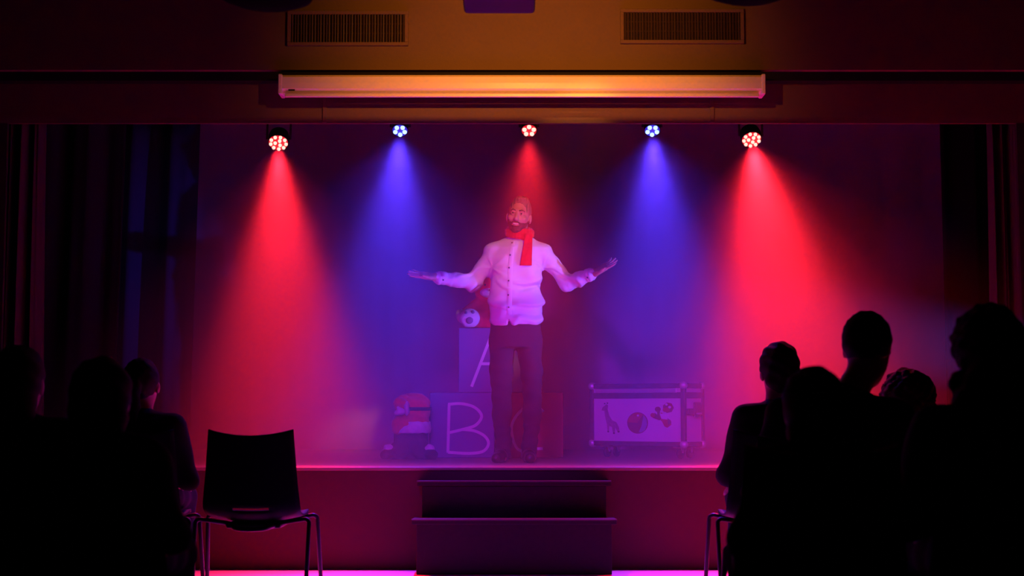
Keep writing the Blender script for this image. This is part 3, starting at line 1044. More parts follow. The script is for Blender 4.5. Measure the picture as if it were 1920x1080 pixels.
M_SKIN = mat('skin', (0.40, 0.22, 0.16), 0.5, 0.4, noise=0.08, scale=20)
M_SHIRT = mat('pale cotton shirt', (0.56, 0.52, 0.56), 0.85, 0.2, bump=0.06, bscale=400)
M_TROU = mat('dark navy trousers', (0.022, 0.018, 0.035), 0.85, 0.2, noise=0.15, scale=25, bump=0.1, bscale=300)
M_SHOE = mat('black leather shoe', (0.015, 0.012, 0.014), 0.3, 0.5)
M_SCARF = mat('red knitted scarf', (0.62, 0.008, 0.012), 0.9, 0.1, noise=0.15, scale=60, bump=0.3, bscale=350, sheen=0.2)
M_HAIRB = mat('short fair brown hair', (0.16, 0.11, 0.09), 0.6, 0.4, noise=0.4, scale=60, bump=0.5, bscale=200)
M_BEARD = mat('dark beard', (0.045, 0.026, 0.022), 0.7, 0.3, noise=0.4, scale=90, bump=0.4, bscale=300)
M_EYEW = mat('eye white', (0.38, 0.34, 0.33), 0.3, 0.5)
M_IRIS = mat('dark iris', (0.03, 0.02, 0.02), 0.2, 0.5)
M_TEETH = mat('teeth', (0.62, 0.57, 0.54), 0.3, 0.5)
M_LIP = mat('lip', (0.45, 0.16, 0.14), 0.45, 0.4)
M_BUT = mat('dark shirt button', (0.05, 0.03, 0.04), 0.4, 0.5)

MY = 9.85
mb = at(966, 868, MY)
mb.z = STAGE_Z


def mp(px, py, dy=0.0):
    return np.array(at(px, py, MY + dy) - mb)


KM = (at(1060, 600, MY).x - at(960, 600, MY).x) / 100
mx = lambda px: (px - 960) * KM + at(960, 600, MY).x - mb.x
mz_ = lambda py: mp(960, py)[2]


def hand(f, wrist, d, nrm, L=.185, thumb=1, curl=(.15, .2, .25, .3), spread=.10, k=.010):
    """palm and five unequal fingers. d finger direction, nrm palm side, thumb +-1 which side"""
    w = Vector(wrist)
    d = Vector(d).normalized()
    n = Vector(nrm); n = (n - d * n.dot(d)).normalized()
    s = d.cross(n) * thumb
    pl = L * .52
    R = np.array([list(s), list(d), list(n)]).T
    f.cone(w - d * .03, w + d * .02, .027, .026, .015)
    f.rbox(w + d * pl * .55, (.041, pl * .55, .0145), .0140, .014, R)
    f.ell(w + d * pl * .35 + s * .026 + n * .008, (.020, .034, .015), .012, R)
    for i, (off, fl) in enumerate(((.030, .92), (.010, 1.0), (-.011, .94), (-.030, .76))):
        b = w + d * pl * (1.0 if i in (1, 2) else .95) + s * off
        dd = (d + s * (off / .03) * spread).normalized()
        ln = L * .48 * fl
        p = b
        a = 0.0
        r0 = .0098 if i < 3 else .0086
        for j, q in enumerate((.44, .31, .25)):
            a += curl[i] * (1.0 if j else .5)
            e = p + (dd * math.cos(a) + n * math.sin(a)) * ln * q
            f.cone(p, e, r0 * (1 - .09 * j), r0 * (1 - .09 * (j + 1)), .004)
            p = e
    tb_ = w + d * pl * .22 + s * .030 + n * .006
    t1 = tb_ + (s * .75 + d * .62 + n * .28).normalized() * .040
    t2 = t1 + (s * .45 + d * .85 + n * .30).normalized() * .032
    t3 = t2 + (s * .25 + d * .95 + n * .25).normalized() * .024
    f.chain([tb_, t1, t2, t3], [.0145, .0118, .0105, .009], .008)


HM = Matrix.Translation(Vector(mp(973.5, 404, -.03))) @ Matrix.Rotation(math.radians(-9), 4, 'Z') @ Matrix.Rotation(math.radians(8), 4, 'Y') @ Matrix.Rotation(math.radians(-3), 4, 'X')
man = thing('person', 'bearded man in white shirt and red scarf standing on the stage with open arms', 'person', mb)

SHL, SHR = mp(926, 474), mp(1017, 474)
ELL, ELR = mp(887, 529, .03), mp(1064, 530, .02)
WRL, WRR = mp(819, 520, -.10), mp(1112, 513, -.10)
HIPL, HIPR = mp(942, 636), mp(992, 636)
KNL, KNR = mp(941, 752, -.015), mp(998, 752, -.015)
ANL, ANR = mp(944, 853, 0), mp(990, 853, 0)

# the body: one continuous surface with head, hands and legs
f = Field((-.78, -.36, -.01), (.78, .26, 1.86), .0055)
f.column([(mz_(640), mx(967), 0, .12, .085), (mz_(600), mx(967), 0, .145, .095), (mz_(550), mx(966), 0, .145, .10), (mz_(490), mx(969), 0, .165, .108), (mz_(462), mx(971), .005, .15, .085), (mz_(450), mx(972), .01, .07, .06)], .04)
f.cone(mp(973, 452, .01), mp(974, 425, .0), .060, .056, .03)
for s_, e_, w_ in ((SHL, ELL, WRL), (SHR, ELR, WRR)):
    f.cone(s_, e_, .052, .040, .04); f.cone(e_, w_, .040, .027, .03)
for h_, k_, a_ in ((HIPL, KNL, ANL), (HIPR, KNR, ANR)):
    f.cone(h_, k_, .060, .042, .05); f.cone(k_, a_, .042, .030, .03); f.cone(a_, a_ + np.array((0, -.11, -.02)), .028, .022, .02)
f.M = HM
f.ell((0, .014, .028), (.074, .094, .092), .02)
f.ell((0, -.022, -.040), (.062, .072, .078), .03)
f.ell((0, -.062, -.104), (.030, .026, .022), .03)
f.ell((0, -.080, .020), (.050, .016, .013), .02)
for s in (-1, 1):
    f.ell((s * .042, -.068, -.032), (.022, .020, .018), .02)
    f.ell((s * .030, -.101, -.002), (.017, .015, .011), .012, cut=True)
    f.chain([(s * .015, -.0885, .001), (s * .024, -.0925, .0075), (s * .034, -.0915, .0075), (s * .045, -.084, .001)], [.0040, .0052, .0052, .0040], .004)
    f.chain([(s * .016, -.0885, -.004), (s * .030, -.0915, -.0115), (s * .044, -.084, -.005)], [.0035, .0045, .0035], .004)
    f.ell((s * .077, .010, -.018), (.010, .020, .033), .008, Matrix.Rotation(s * .35, 3, 'Z'))
f.cone((0, -.092, .0), (0, -.113, -.040), .0085, .0135, .012)
f.ell((0, -.102, -.046), (.019, .012, .009), .008)
f.ell((0, -.094, -.080), (.028, .014, .010), .006, cut=True)
f.M = None
# right hand of the man (left in the photo) reaches out palm up, the other is raised a little
hand(f, WRL, Vector(mp(772, 513, -.12) - WRL), (-.12, -.50, .85), .195, -1, (.04, .02, .05, .10), .22)
hand(f, WRR, Vector(mp(1146, 494, -.13) - WRR), (-.45, -.50, .75), .185, 1, (.08, .06, .10, .16), .22)
BODY = obj('body', f.mesh('body'), M_SKIN, man)

# face details
def hobj(name, g, m, label=None, parent=None):
    return obj(name, g, m, parent or man, True, label)


for s in (-1, 1):
    bm = BM(); r = bmesh.ops.create_uvsphere(bm, u_segments=16, v_segments=10, radius=.0108)
    for v in r['verts']:
        v.co = HM @ (v.co + Vector((s * .030, -.0800, -.001)))
    ey = hobj('eye', bm, M_EYEW)
    bm = BM(); lathe(bm, [(.0062, 0), (.0055, .0012), (0, .0016)], 14, HM @ Matrix.Translation((s * .030 - .0012, -.0905, -.001)) @ Matrix.Rotation(PI / 2, 4, 'X')); obj('iris', bm, M_IRIS, ey, True)
    bm = BM(); tube(bm, [HM @ Vector(p) for p in ((s * .012, -.0985, .016), (s * .030, -.0985, .022), (s * .048, -.082, .016))], [.0032, .0042, .0022], 8); hobj('eyebrow', bm, M_BEARD)
bm = BM(); tube(bm, [HM @ Vector((x, -.0965 + 9 * x * x, -.0755 + 10 * x * x)) for x in np.linspace(-.021, .021, 9)], [.002] + [.0042] * 7 + [.002], 8); hobj('teeth', bm, M_TEETH)
for dz, rr in ((-.0695, .0032), (-.0845, .0040)):
    bm = BM(); tube(bm, [HM @ Vector((x, -.099 + 10 * x * x, dz + (9 if dz < -.08 else 5) * x * x)) for x in np.linspace(-.027, .027, 9)], [.0015] + [rr] * 7 + [.0015], 8); hobj('lip', bm, M_LIP)
HB = np.array(HM.translation)
f = Field(HB - .17, HB + .17, .004); f.M = HM
f.ell((0, -.022, -.042), (.0665, .0755, .080), .02); f.ell((0, -.064, -.106), (.034, .029, .024), .03)
f.cone((-.066, -.01, -.045), (-.066, .0, .0), .008, .006, .01); f.cone((.066, -.01, -.045), (.066, .0, .0), .008, .006, .01)
f.ell((0, -.06, .02), (.12, .10, .085), .006, cut=True)          # nothing above the cheeks
f.ell((0, -.115, -.040), (.055, .06, .022), .008, cut=True)
f.ell((0, -.105, -.078), (.030, .03, .0135), .006, cut=True)
f.ell((0, .09, -.06), (.12, .075, .13), .01, cut=True)
hobj('beard', f.mesh('beard', lambda V: .0012 * np.sin(400 * V[:, 0]) * np.sin(380 * V[:, 2])), M_BEARD, 'dark short beard')
bm = BM(); tube(bm, [HM @ Vector((x, -.1005 + 10 * x * x, -.0615 - 9 * x * x)) for x in np.linspace(-.032, .032, 11)], [.002] + [.0048] * 9 + [.002], 8); hobj('moustache', bm, M_BEARD)
f = Field(HB - .17, HB + .17, .004); f.M = HM
f.ell((0, .018, .030), (.0785, .0975, .0965), .01); f.ell((.010, -.030, .104), (.046, .048, .022), .03)
f.ell((0, -.125, .020), (.070, .085, .068), .010, cut=True)
f.ell((0, -.06, -.07), (.13, .085, .085), .012, cut=True)
f.ell((0, .03, -.14), (.12, .14, .085), .012, cut=True)
hobj('hair', f.mesh('hair', lambda V: (.0012 * np.sin(330 * V[:, 0] + 60 * V[:, 1])) + .0008 * np.sin(500 * V[:, 0])), M_HAIRB, 'short swept hair')

# shirt
f = Field((-.62, -.34, .80), (.62, .28, 1.60), .0065)
rows = [(611, 966, .152, .130), (600, 966, .180, .136), (585, 967, .181, .134), (565, 966, .176, .130), (540, 966, .172, .126), (515, 967.5, .172, .126), (495, 969, .176, .126), (478, 970.5, .180, .122), (466, 971.5, .164, .110), (457, 972, .122, .090), (450, 972.5, .082, .072), (444, 973, .070, .066)]
f.column([(mz_(y), mx(cx), .0, rx, ry) for y, cx, rx, ry in rows], .03, 2.3)
for s_, e_, w_, mpx in ((SHL, ELL, WRL, -1), (SHR, ELR, WRR, 1)):
    f.cone(mp(972 + mpx * 24, 461, .01), s_, .050, .058, .04)
    f.cone(s_, e_, .059, .051, .045)
    c_ = e_ + (w_ - e_) * .95
    f.ell(e_ + np.array((0, .01, -.006)), (.049, .05, .049), .03)
    f.cone(e_, e_ + (w_ - e_) * .45, .050, .047, .03)
    f.cone(e_ + (w_ - e_) * .45, c_, .047, .042, .03)
# rounded tails and the open slit under the last button
f.cone(mp(955.5, 626, -.115), mp(954.3, 596, -.128), .030, .003, 0, True)
f.ell(mp(917, 614, -.02), (.035, .2, .030), .015, cut=True); f.ell(mp(1016, 612, -.02), (.035, .2, .035), .015, cut=True)


def ridge(u, sharp=2.0):
    """a row of narrow folds with flat valleys, steeper on one side"""
    u = u + .45 * np.sin(u)
    return (np.clip(np.sin(u), 0, 1) ** sharp) - .25


def shirt_folds(V):
    x, y, z = V[:, 0], V[:, 1], V[:, 2]
    fr = (y < .02)
    d = .0025 * np.sin(34 * z + 16 * x + 2.5 * np.sin(9 * x - 5 * z) + 10 * y) + .002 * np.sin(62 * z - 30 * x + 2 * np.sin(14 * x + 11 * z))
    low = np.clip((1.25 - z) / .12, 0, 1) * np.clip((.24 - np.abs(x)) / .05, 0, 1)
    # drawn folds running up from the button line to the right side of the waist
    d += low * .020 * ridge(44 * z - 24 * x + 1.9 * np.sin(17 * x + 5 * z) + .8 * np.sin(31 * z), 1.3) * np.clip((x + .03) / .05, 0, 1)
    d += low * .014 * ridge(34 * z + 34 * x + 1.8 * np.sin(15 * x - 8 * z), 1.5) * np.clip((-x - .0) / .06, 0, 1)
    # belly blouses out over the waist on one side, chest bulge under the scarf
    d += .024 * np.exp(-(((x - .13) / .055) ** 2 + ((z - 1.08) / .055) ** 2)) * fr
    d += .020 * np.exp(-(((x - .12) / .05) ** 2 + ((z - 1.235) / .045) ** 2)) * fr
    d -= .020 * np.exp(-(((z - 1.165 - .25 * (x - .1)) / .016) ** 2)) * np.clip((x + .0) / .06, 0, 1) * (x < .24) * fr
    # pulls from the armpits
    for s in (-1, 1):
        r = np.sqrt((x - s * .17 - .015) ** 2 + (z - 1.30) ** 2)
        a = np.arctan2(z - 1.30, s * (x - .015) - .17)
        d += .006 * np.exp(-(r / .11) ** 2) * ridge(5 * a + 1.0, 1.3) * np.clip(r / .03, 0, 1)
    for e in (ELL, ELR):
        r = np.sqrt((x - e[0]) ** 2 + (z - e[2]) ** 2)
        d += .014 * np.exp(-(r / .11) ** 2) * ridge(72 * (x * np.sign(e[0]) * .55 + z * .85) + 20 * y, 1.2)
    for w in (WRL, WRR):
        r = np.sqrt((x - w[0]) ** 2 + (z - w[2]) ** 2)
        d += .006 * np.exp(-(r / .15) ** 2) * ridge(80 * np.abs(x) + 30 * z, 1.2)
    return d


sh_me = f.mesh('shirt', shirt_folds)
SHIRT = obj('shirt', sh_me, M_SHIRT, man)
BVH = BVHTree.FromPolygons([v.co for v in sh_me.vertices], [list(p.vertices) for p in sh_me.polygons])


def onshirt(px, py, lift=.0):
    o = cam.location - mb
    t = Vector(mp(px, py)) - o
    h = BVH.ray_cast(o, t.normalized())
    if h[0] is None:
        return Vector(mp(px, py, -.13)), Vector((0, -1, 0))
    return h[0] + h[1] * lift, h[1]


bm = BM()          # placket
prev = None
for py in range(452, 595, 6):
    cx = 961 - (py - 452) * .085 if py < 500 else 956.9 - (py - 500) * .025
    q = [onshirt(cx + dx, py, l)[0] for dx, l in ((-4.6, .0003), (-4.0, .0014), (4.0, .0014), (4.6, .0003))]
    row = [bm.verts.new(v) for v in q]
    if prev:
        for i in range(3):
            bm.faces.new((prev[i], prev[i + 1], row[i + 1], row[i]))
    prev = row
obj('placket', bm, M_SHIRT, man, True)
for px, py in ((960.4, 456), (956.6, 478), (954.6, 502), (953.8, 526), (953.4, 553), (953.8, 576)):
    p, n = onshirt(px, py, .0042)
    bm = BM(); lathe(bm, [(.0058, 0), (.0055, .002), (.003, .0028), (0, .0022)], 14, Matrix.Translation(p) @ n.to_track_quat('Z', 'Y').to_matrix().to_4x4())
    obj('button', bm, M_BUT, man, True)
for e_, w_, bpx in ((ELL, WRL, (827, 527)), (ELR, WRR, (1101, 522))):
    d = Vector(w_ - e_).normalized()
    a = Vector(e_) + Vector(w_ - e_) * .76
    b = Vector(e_) + Vector(w_ - e_) * .985
    bm = BM(); tube(bm, [a, a + (b - a) * .1, a + (b - a) * .9, b, b - d * .004, b - d * .04], [.040, .0455, .0435, .042, .037, .036], 22, True)
    cf = obj('cuff', bm, M_SHIRT, man, True)
    n = (cam.location - mb - b).normalized()
    p = a + (b - a) * .62 + (n - d * n.dot(d)).normalized() * .0440 + Vector((0, 0, -.012))
    bm = BM(); lathe(bm, [(.006, 0), (.0055, .002), (0, .003)], 14, Matrix.Translation(p) @ n.to_track_quat('Z', 'Y').to_matrix().to_4x4()); obj('cuff_button', bm, M_BUT, cf, True)

# scarf: a wrap round the neck and one hanging end
f = Field((-.16, -.2, 1.36), (.2, .16, 1.60), .005)
cN = mp(973, 440, 0)
ring = [Vector((cN[0] + .076 * math.cos(t) + .004, cN[1] - .006 + .074 * math.sin(t), cN[2] + .014 + .018 * math.sin(t) - .006 * math.cos(t))) for t in np.linspace(0, 2 * PI, 25)]
for dz, rr in ((.014, .019), (-.010, .021)):
    f.chain([p + Vector((0, 0, dz)) for p in ring], [rr] * 25, .012)
f.ell(onshirt(988, 447)[0], (.034, .026, .030), .02)
obj('scarf', f.mesh('scarf', lambda V: .0022 * np.sin(160 * V[:, 2] + 40 * V[:, 0]) + .001 * np.sin(300 * V[:, 0])), M_SCARF, man, label='red scarf')
bm = BM()
rowsA, rowsB = [], []
for i, py in enumerate(np.linspace(438, 497.5, 14)):
    t = i / 13
    xl, xr = 985 - 10.5 * t, 998.5 - 1.5 * t
    A_, B_ = [], []
    for j in range(8):
        u = j / 7
        p, n = onshirt(xl + (xr - xl) * u, max(py, 452), 0)
        p = Vector(mp(xl + (xr - xl) * u, py, 0)) * 1.0
        q, n = onshirt(xl + (xr - xl) * u, max(py, 455), 0)
        y = q.y - .016 - .004 * math.sin(u * 7 + t * 5) - (.01 if t < .2 else 0)
        p = Vector(mp(xl + (xr - xl) * u, py, y))
        A_.append(bm.verts.new(p)); B_.append(bm.verts.new(p + Vector((0, .010, 0))))
    rowsA.append(A_); rowsB.append(B_)
for R_, in ((rowsA,), (rowsB,)):
    for i in range(13):
        for j in range(7):
            bm.faces.new((R_[i][j], R_[i][j + 1], R_[i + 1][j + 1], R_[i + 1][j]))
for i in range(13):
    for j in (0, 7):
        bm.faces.new((rowsA[i][j], rowsA[i + 1][j], rowsB[i + 1][j], rowsB[i][j]))
for j in range(7):
    for i in (0, 13):
        bm.faces.new((rowsA[i][j], rowsA[i][j + 1], rowsB[i][j + 1], rowsB[i][j]))
obj('scarf_end', bm, M_SCARF, man, True, 'hanging end of the red scarf')

# trousers and shoes
f = Field((-.26, -.26, -.01), (.27, .24, 1.02), .0065)
f.column([(mz_(652), mx(967), 0, .150, .112), (mz_(630), mx(967), 0, .170, .122), (mz_(606), mx(966.5), 0, .172, .124), (mz_(598), mx(966.5), 0, .165, .12)], .03)
for pts, rs in (([mp(941, 644), mp(940, 698, -.01), mp(941, 775, -.02), mp(943.5, 830, -.0), mp(944, 856, .0)], [.086, .075, .062, .050, .053]),
                ([mp(991.5, 640), mp(996.8, 698, -.01), mp(998.5, 775, -.02), mp(993.5, 830, 0), mp(990, 856, .0)], [.088, .070, .060, .049, .050])):
    f.chain(pts, rs, .03)
f.cut_below(.022)
obj('trousers', f.mesh('trousers', lambda V: .003 * np.sin(45 * V[:, 2] + 20 * V[:, 0] + 15 * V[:, 1] + 2 * np.sin(12 * V[:, 2])) + .0025 * np.sin(90 * V[:, 2] - 30 * V[:, 0]) * (V[:, 2] < .25)), M_TROU, man)
for a_, px, toe in ((ANL, 944, (-.045, -.185)), (ANR, 990, (.012, -.19))):
    f = Field((a_[0] - .16, -.34, -.004), (a_[0] + .16, .16, .16), .005)
    t_ = Vector((a_[0] + toe[0], toe[1], .030))
    f.cone((a_[0], .045, .040), (a_[0] + toe[0] * .45, toe[1] * .45, .040), .040, .046, .02); f.cone((a_[0] + toe[0] * .45, toe[1] * .45, .036), t_, .044, .034, .02)
    f.cone((a_[0], .02, .05), (a_[0], .025, .10), .044, .042, .02)
    f.cut_below(.001)
    so_ = obj('shoe', f.mesh('shoe'), M_SHOE, man)
    bm = BM()
    for k in range(3):
        q = Vector((a_[0], -.03, 0)).lerp(Vector((t_.x, t_.y, 0)), .12 + .16 * k)
        tube(bm, [q + Vector((-.022, 0, .080 - .006 * k)), q + Vector((0, -.004, .090 - .008 * k)), q + Vector((.022, 0, .080 - .006 * k))], .0035, 6)
    obj('lace', bm, M_SHOE, so_, True)

# ------------------------------------------------------------------ seated audience, seen from behind
M_TOP = [mat('black knit top', (0.020, 0.018, 0.022), 0.95, 0.1, noise=0.2, scale=30), mat('charcoal jacket cloth', (0.03, 0.027, 0.032), 0.9, 0.1, noise=0.2, scale=25), mat('dark plum blouse', (0.035, 0.016, 0.032), 0.9, 0.1, noise=0.2, scale=25)]
M_JEAN = mat('dark denim', (0.018, 0.02, 0.035), 0.9, 0.1, noise=0.2, scale=40)
M_HAIRD = mat('dark brown hair', (0.018, 0.011, 0.009), 0.75, 0.15, noise=0.4, scale=60, bump=0.4, bscale=200)
M_HAIRR = mat('brown curly hair', (0.035, 0.017, 0.010), 0.8, 0.15, noise=0.5, scale=60, bump=0.5, bscale=150)
M_SKIND = M_SKIN


def seated(label, x, Y, top, sh, hw=.076, hx=0.0, lean=0.0, yaw=0.0, nod=0.0, style='short', mtop=0, hair=None, arm_out=0.0, hr=None, seat=.475, gap=None):
    """top head height, sh half shoulder width, hw half head width, hx sideways head shift; faces +y"""
    hair = hair or M_HAIRD
    P0 = Vector((x, Y, 0))
    root = thing('person', label, 'person', P0, 0, 'seated audience')
    t = (top - seat) / .84
    hh = hw * 1.5                         # half head height
    lo, hi = (-sh - .2, -.34, -.01), (sh + .2 + max(hx, 0), .72, top + .06)
    lo = (lo[0] + min(hx, 0), lo[1], lo[2])
    F = lambda h=.0095: Field(lo, hi, h)
    hair_pad = .012 if style != 'none' else 0
    hc = Vector((hx, -.05 + .10 * nod, top - hh - hair_pad))
    H = Matrix.Translation(hc) @ Matrix.Rotation(yaw, 4, 'Z') @ Matrix.Rotation(-nod, 4, 'X')
    zs = seat + .465 * t                   # shoulder joint height
    zn = seat + .575 * t
    px_ = .10 * (sh / .2)
    sL, sR = Vector((-sh + .035 + lean * .6, -.08, zs)), Vector((sh - .035 + lean * .6, -.08, zs))
    eL, eR = Vector((-sh - .03 - arm_out + lean * .3, -.02, seat + .18 * t)), Vector((sh + .03 + lean * .3, -.02, seat + .18 * t))
    wL, wR = Vector((-.12 - arm_out * 1.4, .20 - arm_out * 1.2, seat + .14 - arm_out * .5)), Vector((.12, .20, seat + .14))
    hpL, hpR = Vector((-.085, -.09, seat + .085)), Vector((.085, -.09, seat + .085))
    kL, kR = Vector((-.12, .36 * (.7 + .3 * t), seat + .06)), Vector((.12, .36 * (.7 + .3 * t), seat + .06))
    aL, aR = Vector((-.13, .34 * (.7 + .3 * t), .09)), Vector((.13, .38 * (.7 + .3 * t), .09))
    f = F()
    f.column([(seat + .01, 0, -.10, sh * .78, .11), (seat + .12, 0, -.11, sh * .74, .11), (seat + .30 * t, lean * .3, -.10, sh * .76, .10), (zs - .04, lean * .6, -.085, sh * .86, .10), (zs + .02, lean * .65, -.08, sh * .66, .075)], .04)
    nb = Vector((lean * .65, -.07, zs + .02))
    f.cone(nb, hc + Vector((0, -.0, -hh * .55)), hw * .78, hw * .70, .05)
    for s_, e_, w_ in ((sL, eL, wL), (sR, eR, wR)):
        f.cone(s_, e_, .046, .038, .05); f.cone(e_, w_, .038, .026, .03)
    for h_, k_, a_ in ((hpL, kL, aL), (hpR, kR, aR)):
        f.cone(h_, k_, .078, .055, .05); f.cone(k_, a_, .054, .036, .03); f.cone(a_, a_ + Vector((0, .13, -.045)), .036, .03, .02)
    f.M = H
    q = hw / .076
    f.ell((0, -.012 * q, .02 * q), (hw, .094 * q, hh * .82), .02)
    f.ell((0, .022 * q, -.036 * q), (hw * .82, .072 * q, .078 * q), .03)
    f.ell((0, .060 * q, -.098 * q), (.028 * q, .024 * q, .02 * q), .03)
    f.ell((0, .080 * q, .018 * q), (.05 * q, .016 * q, .013 * q), .02)
    f.cone((0, .090 * q, .0), (0, .112 * q, -.040 * q), .009 * q, .0135 * q, .012)
    f.ell((0, .092 * q, -.076 * q), (.026 * q, .012 * q, .008 * q), .008); f.ell((0, .090 * q, -.086 * q), (.022 * q, .012 * q, .008 * q), .008)
    for s in (-1, 1):
        f.ell((s * .030 * q, .101 * q, .0), (.017 * q, .014 * q, .010 * q), .012, cut=True)
        f.ell((s * hw * 1.03, -.008, -.016 * q), (.010 * q, .02 * q, .032 * q), .008)
    f.M = None
    hand(f, wL, (.30, .85, -.28) if not arm_out else (.1, .9, -.35), (0, -.3, -1), .165 * min(1, .75 + .25 * t), 1, (.25, .3, .3, .3), .08)
    hand(f, wR, (-.30, .85, -.28), (0, -.3, -1), .165 * min(1, .75 + .25 * t), -1, (.25, .3, .3, .3), .08)
    obj('body', f.mesh('body'), M_SKIND, root)
    # top
    f = F(.011)
    c = .014
    f.column([(seat - .01, 0, -.10, sh * .84 + c, .125), (seat + .12, 0, -.11, sh * .80 + c, .125), (seat + .30 * t, lean * .3, -.10, sh * .80 + c, .115), (zs - .05, lean * .6, -.085, sh * .88 + c, .112), (zs + .02, lean * .65, -.08, sh * .70 + c, .085), (zs + .055 * t, lean * .7, -.075, hw * 1.0, .065)], .04)
    for s_, e_, w_ in ((sL, eL, wL), (sR, eR, wR)):
        f.cone(Vector((lean * .65, -.075, zs + .055 * t)), s_ + Vector((0, 0, -.012)), .048, .054, .05)
        f.cone(s_, e_, .060, .050, .05); f.cone(e_, e_ + (w_ - e_) * .93, .049, .036, .03)
    if style == 'short' and mtop == 1:
        f.cone(nb + Vector((-.045, -.01, .03)), nb + Vector((.045, -.01, .03)), .035, .035, .03)
    obj('top', f.mesh('top', lambda V: .004 * np.sin(38 * V[:, 2] + 17 * V[:, 0] + 2 * np.sin(11 * V[:, 1]))), M_TOP[mtop], root)
    f = F(.011)
    f.column([(seat + .0, 0, -.08, sh * .80, .12), (seat + .13, 0, -.10, sh * .76, .118)], .03)
    for h_, k_, a_ in ((hpL, kL, aL), (hpR, kR, aR)):
        f.cone(h_, k_, .088, .064, .05); f.cone(k_, a_ + Vector((0, 0, .02)), .062, .05, .03)
    obj('trousers', f.mesh('trousers', lambda V: .003 * np.sin(50 * V[:, 1] + 30 * V[:, 2])), M_JEAN, root)
    for a_ in (aL, aR):
        f = F(.008)
        f.cone(a_ + Vector((0, -.03, -.045)), a_ + Vector((0, .15, -.052)), .045, .038, .02); f.cone(a_, a_ + Vector((0, 0, -.03)), .046, .046, .02)
        f.cut_below(.002)
        obj('shoe', f.mesh('shoe'), M_SHOE, root)
    # hair
    f = F(.008)
    f.M = H
    wob = lambda a, b: (lambda V: a * np.sin(b * V[:, 0] + 40 * V[:, 2]) * np.sin(b * .8 * V[:, 2] + 30 * V[:, 1]))
    disp = wob(.002, 150)
    if style == 'short':
        f.ell((0, -.016 * q, .024 * q), (hw + .007, .100 * q, hh * .85 + .006), .01)
        f.ell((0, .13 * q, -.01 * q), (.075 * q, .085 * q, .075 * q), .012, cut=True); f.ell((0, .03, -.145 * q), (.14, .16 * q, .085 * q), .012, cut=True)
    elif style == 'bob':
        f.ell((0, -.016 * q, .022 * q), (hw + .014, .106 * q, hh * .85 + .012), .01)
        f.ell((0, -.045 * q, -.055 * q), (hw + .012, .078 * q, .095 * q), .03)
        f.ell((0, .12 * q, -.03 * q), (.068 * q, .085 * q, .095 * q), .015, cut=True)
        disp = wob(.004, 90)
    elif style == 'crop':
        f.ell((0, -.018 * q, .026 * q), (hw + .013, .106 * q, hh * .84 + .012), .01); f.ell((0, -.06 * q, -.02 * q), (hw * .98, .06 * q, .075 * q), .02)
        f.ell((0, .13 * q, -.02 * q), (.072 * q, .085 * q, .085 * q), .012, cut=True)
        disp = wob(.005, 85)
    elif style == 'long':
        f.ell((0, -.016 * q, .022 * q), (hw + .012, .106 * q, hh * .85 + .012), .01)
        f.cone((0, -.05 * q, -.03 * q), (0, -.07 * q, -.26 * q), hw * 1.0, hw * .98, .03)
        f.ell((0, .12 * q, -.03 * q), (.068 * q, .085 * q, .10 * q), .015, cut=True)
        disp = wob(.004, 70)
    elif style == 'tail':
        f.ell((0, -.016 * q, .022 * q), (hw + .007, .102 * q, hh * .85 + .006), .01)
        f.ell((0, .13 * q, -.01 * q), (.075 * q, .085 * q, .075 * q), .012, cut=True); f.ell((0, .03, -.15 * q), (.14, .16 * q, .085 * q), .012, cut=True)
        f.chain([(0, -.10 * q, .02 * q), (0, -.135 * q, -.02 * q), (0, -.13 * q, -.10 * q), (0, -.12 * q, -.17 * q)], [.022, .03, .028, .012], .015)
    elif style in ('curly', 'bushy'):
        rnd = random.Random(hash(len(label)) % 97 + 5)
        f.ell((0, -.02 * q, .024 * q), (hw + .012, .106 * q, hh * .84 + .010), .01)
        n = 150
        for i in range(n):
            z = 1 - 2 * (i + .5) / n
            a = i * 2.39996
            r = math.sqrt(1 - z * z)
            p = Vector((r * math.cos(a) * (hw + .012), -.02 * q + r * math.sin(a) * .104 * q, .02 * q + z * hh * .86))
            if p.y > .045 * q and p.z < .05 * q:
                continue
            if p.z < -.085 * q and style == 'curly':
                continue
            rr = rnd.uniform(.014, .023) * q
            f.ell(p, (rr, rr, rr), .008)
        if style == 'bushy':
            for i in range(60):
                a = rnd.uniform(PI * 1.0, PI * 2.0)
                z = rnd.uniform(-.20, -.04) * q
                p = Vector((math.cos(a) * (hw + .016), -.02 + math.sin(a) * .09 * q, z))
                rr = rnd.uniform(.018, .028) * q
                f.ell(p, (rr, rr, rr * 1.3), .01)
            f.cone((0, -.05 * q, .0), (0, -.06 * q, -.18 * q), hw * .95, hw * .9, .03)
        disp = wob(.003, 160)
    obj('hair', f.mesh('hair', disp), hair, root)
    return root, H, q


p4_, H4, q4 = seated('person with cropped wavy hair and glasses pushed up on the head', 1.262, 7.07, 1.283, .188, .082, hx=.018, style='crop', mtop=2, arm_out=.012)
# glasses pushed up on the hair
bm = BM()
for s in (-1, 1):
    c = Vector((s * .036, .012, .158))
    ring = [H4 @ (c + Vector((.030 * math.cos(a), -.010 * math.sin(a), .017 * math.sin(a)))) for a in np.linspace(0, 2 * PI, 21)]
    tube(bm, ring, .0034, 6, False)
    tube(bm, [H4 @ Vector((s * .066, .022, .152)), H4 @ Vector((s * .096, .012, .128)), H4 @ Vector((s * .104, -.03, .06)), H4 @ Vector((s * .102, -.05, .02))], .0032, 6)
tube(bm, [H4 @ Vector((-.008, .022, .153)), H4 @ Vector((0, .023, .156)), H4 @ Vector((.008, .022, .153))], .0032, 6)
gl = obj('glasses', bm, M_BLK, None, True)
tag(gl, 'thin dark glasses pushed up on the cropped hair right of the aisle', 'glasses')

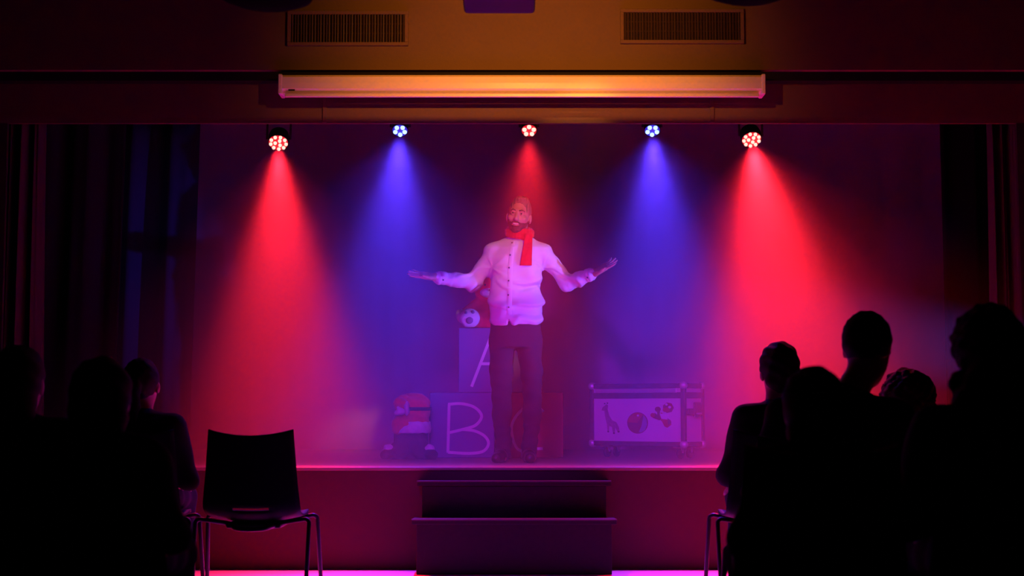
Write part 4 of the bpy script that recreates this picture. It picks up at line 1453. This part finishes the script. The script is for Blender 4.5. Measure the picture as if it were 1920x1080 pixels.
seated('tall short-haired man with head turned down to the right', 1.13, 5.42, 1.325, .235, .080, hx=.185, lean=.10, yaw=-.75, nod=.42, style='short', mtop=1)
seated('small person with rounded hair in front of the tall man', .815, 4.02, 1.078, .15, .070, hx=.0, style='bob', mtop=0)
seated('person with curly hair between the tall man and the bushy-haired person', 1.895, 7.10, 1.150, .20, .098, style='curly', mtop=0, hair=M_HAIRR)
seated('person with bushy shoulder-length hair at the right', 1.345, 4.20, 1.255, .20, .074, style='bushy', mtop=1)
seated('person at the right edge of the photo cut off by the frame', 1.95, 5.38, 1.315, .22, .080, style='long', mtop=0)
seated('person with long hair at the left edge of the photo', -1.79, 5.38, 1.195, .20, .080, style='long', mtop=0)
seated('person with a wide bob of hair in front of the tied-hair person', -1.145, 4.15, 1.108, .165, .070, style='bob', mtop=0)
seated('person with tied back hair seated beside the empty chair', -1.775, 7.08, 1.215, .195, .078, style='tail', mtop=1)
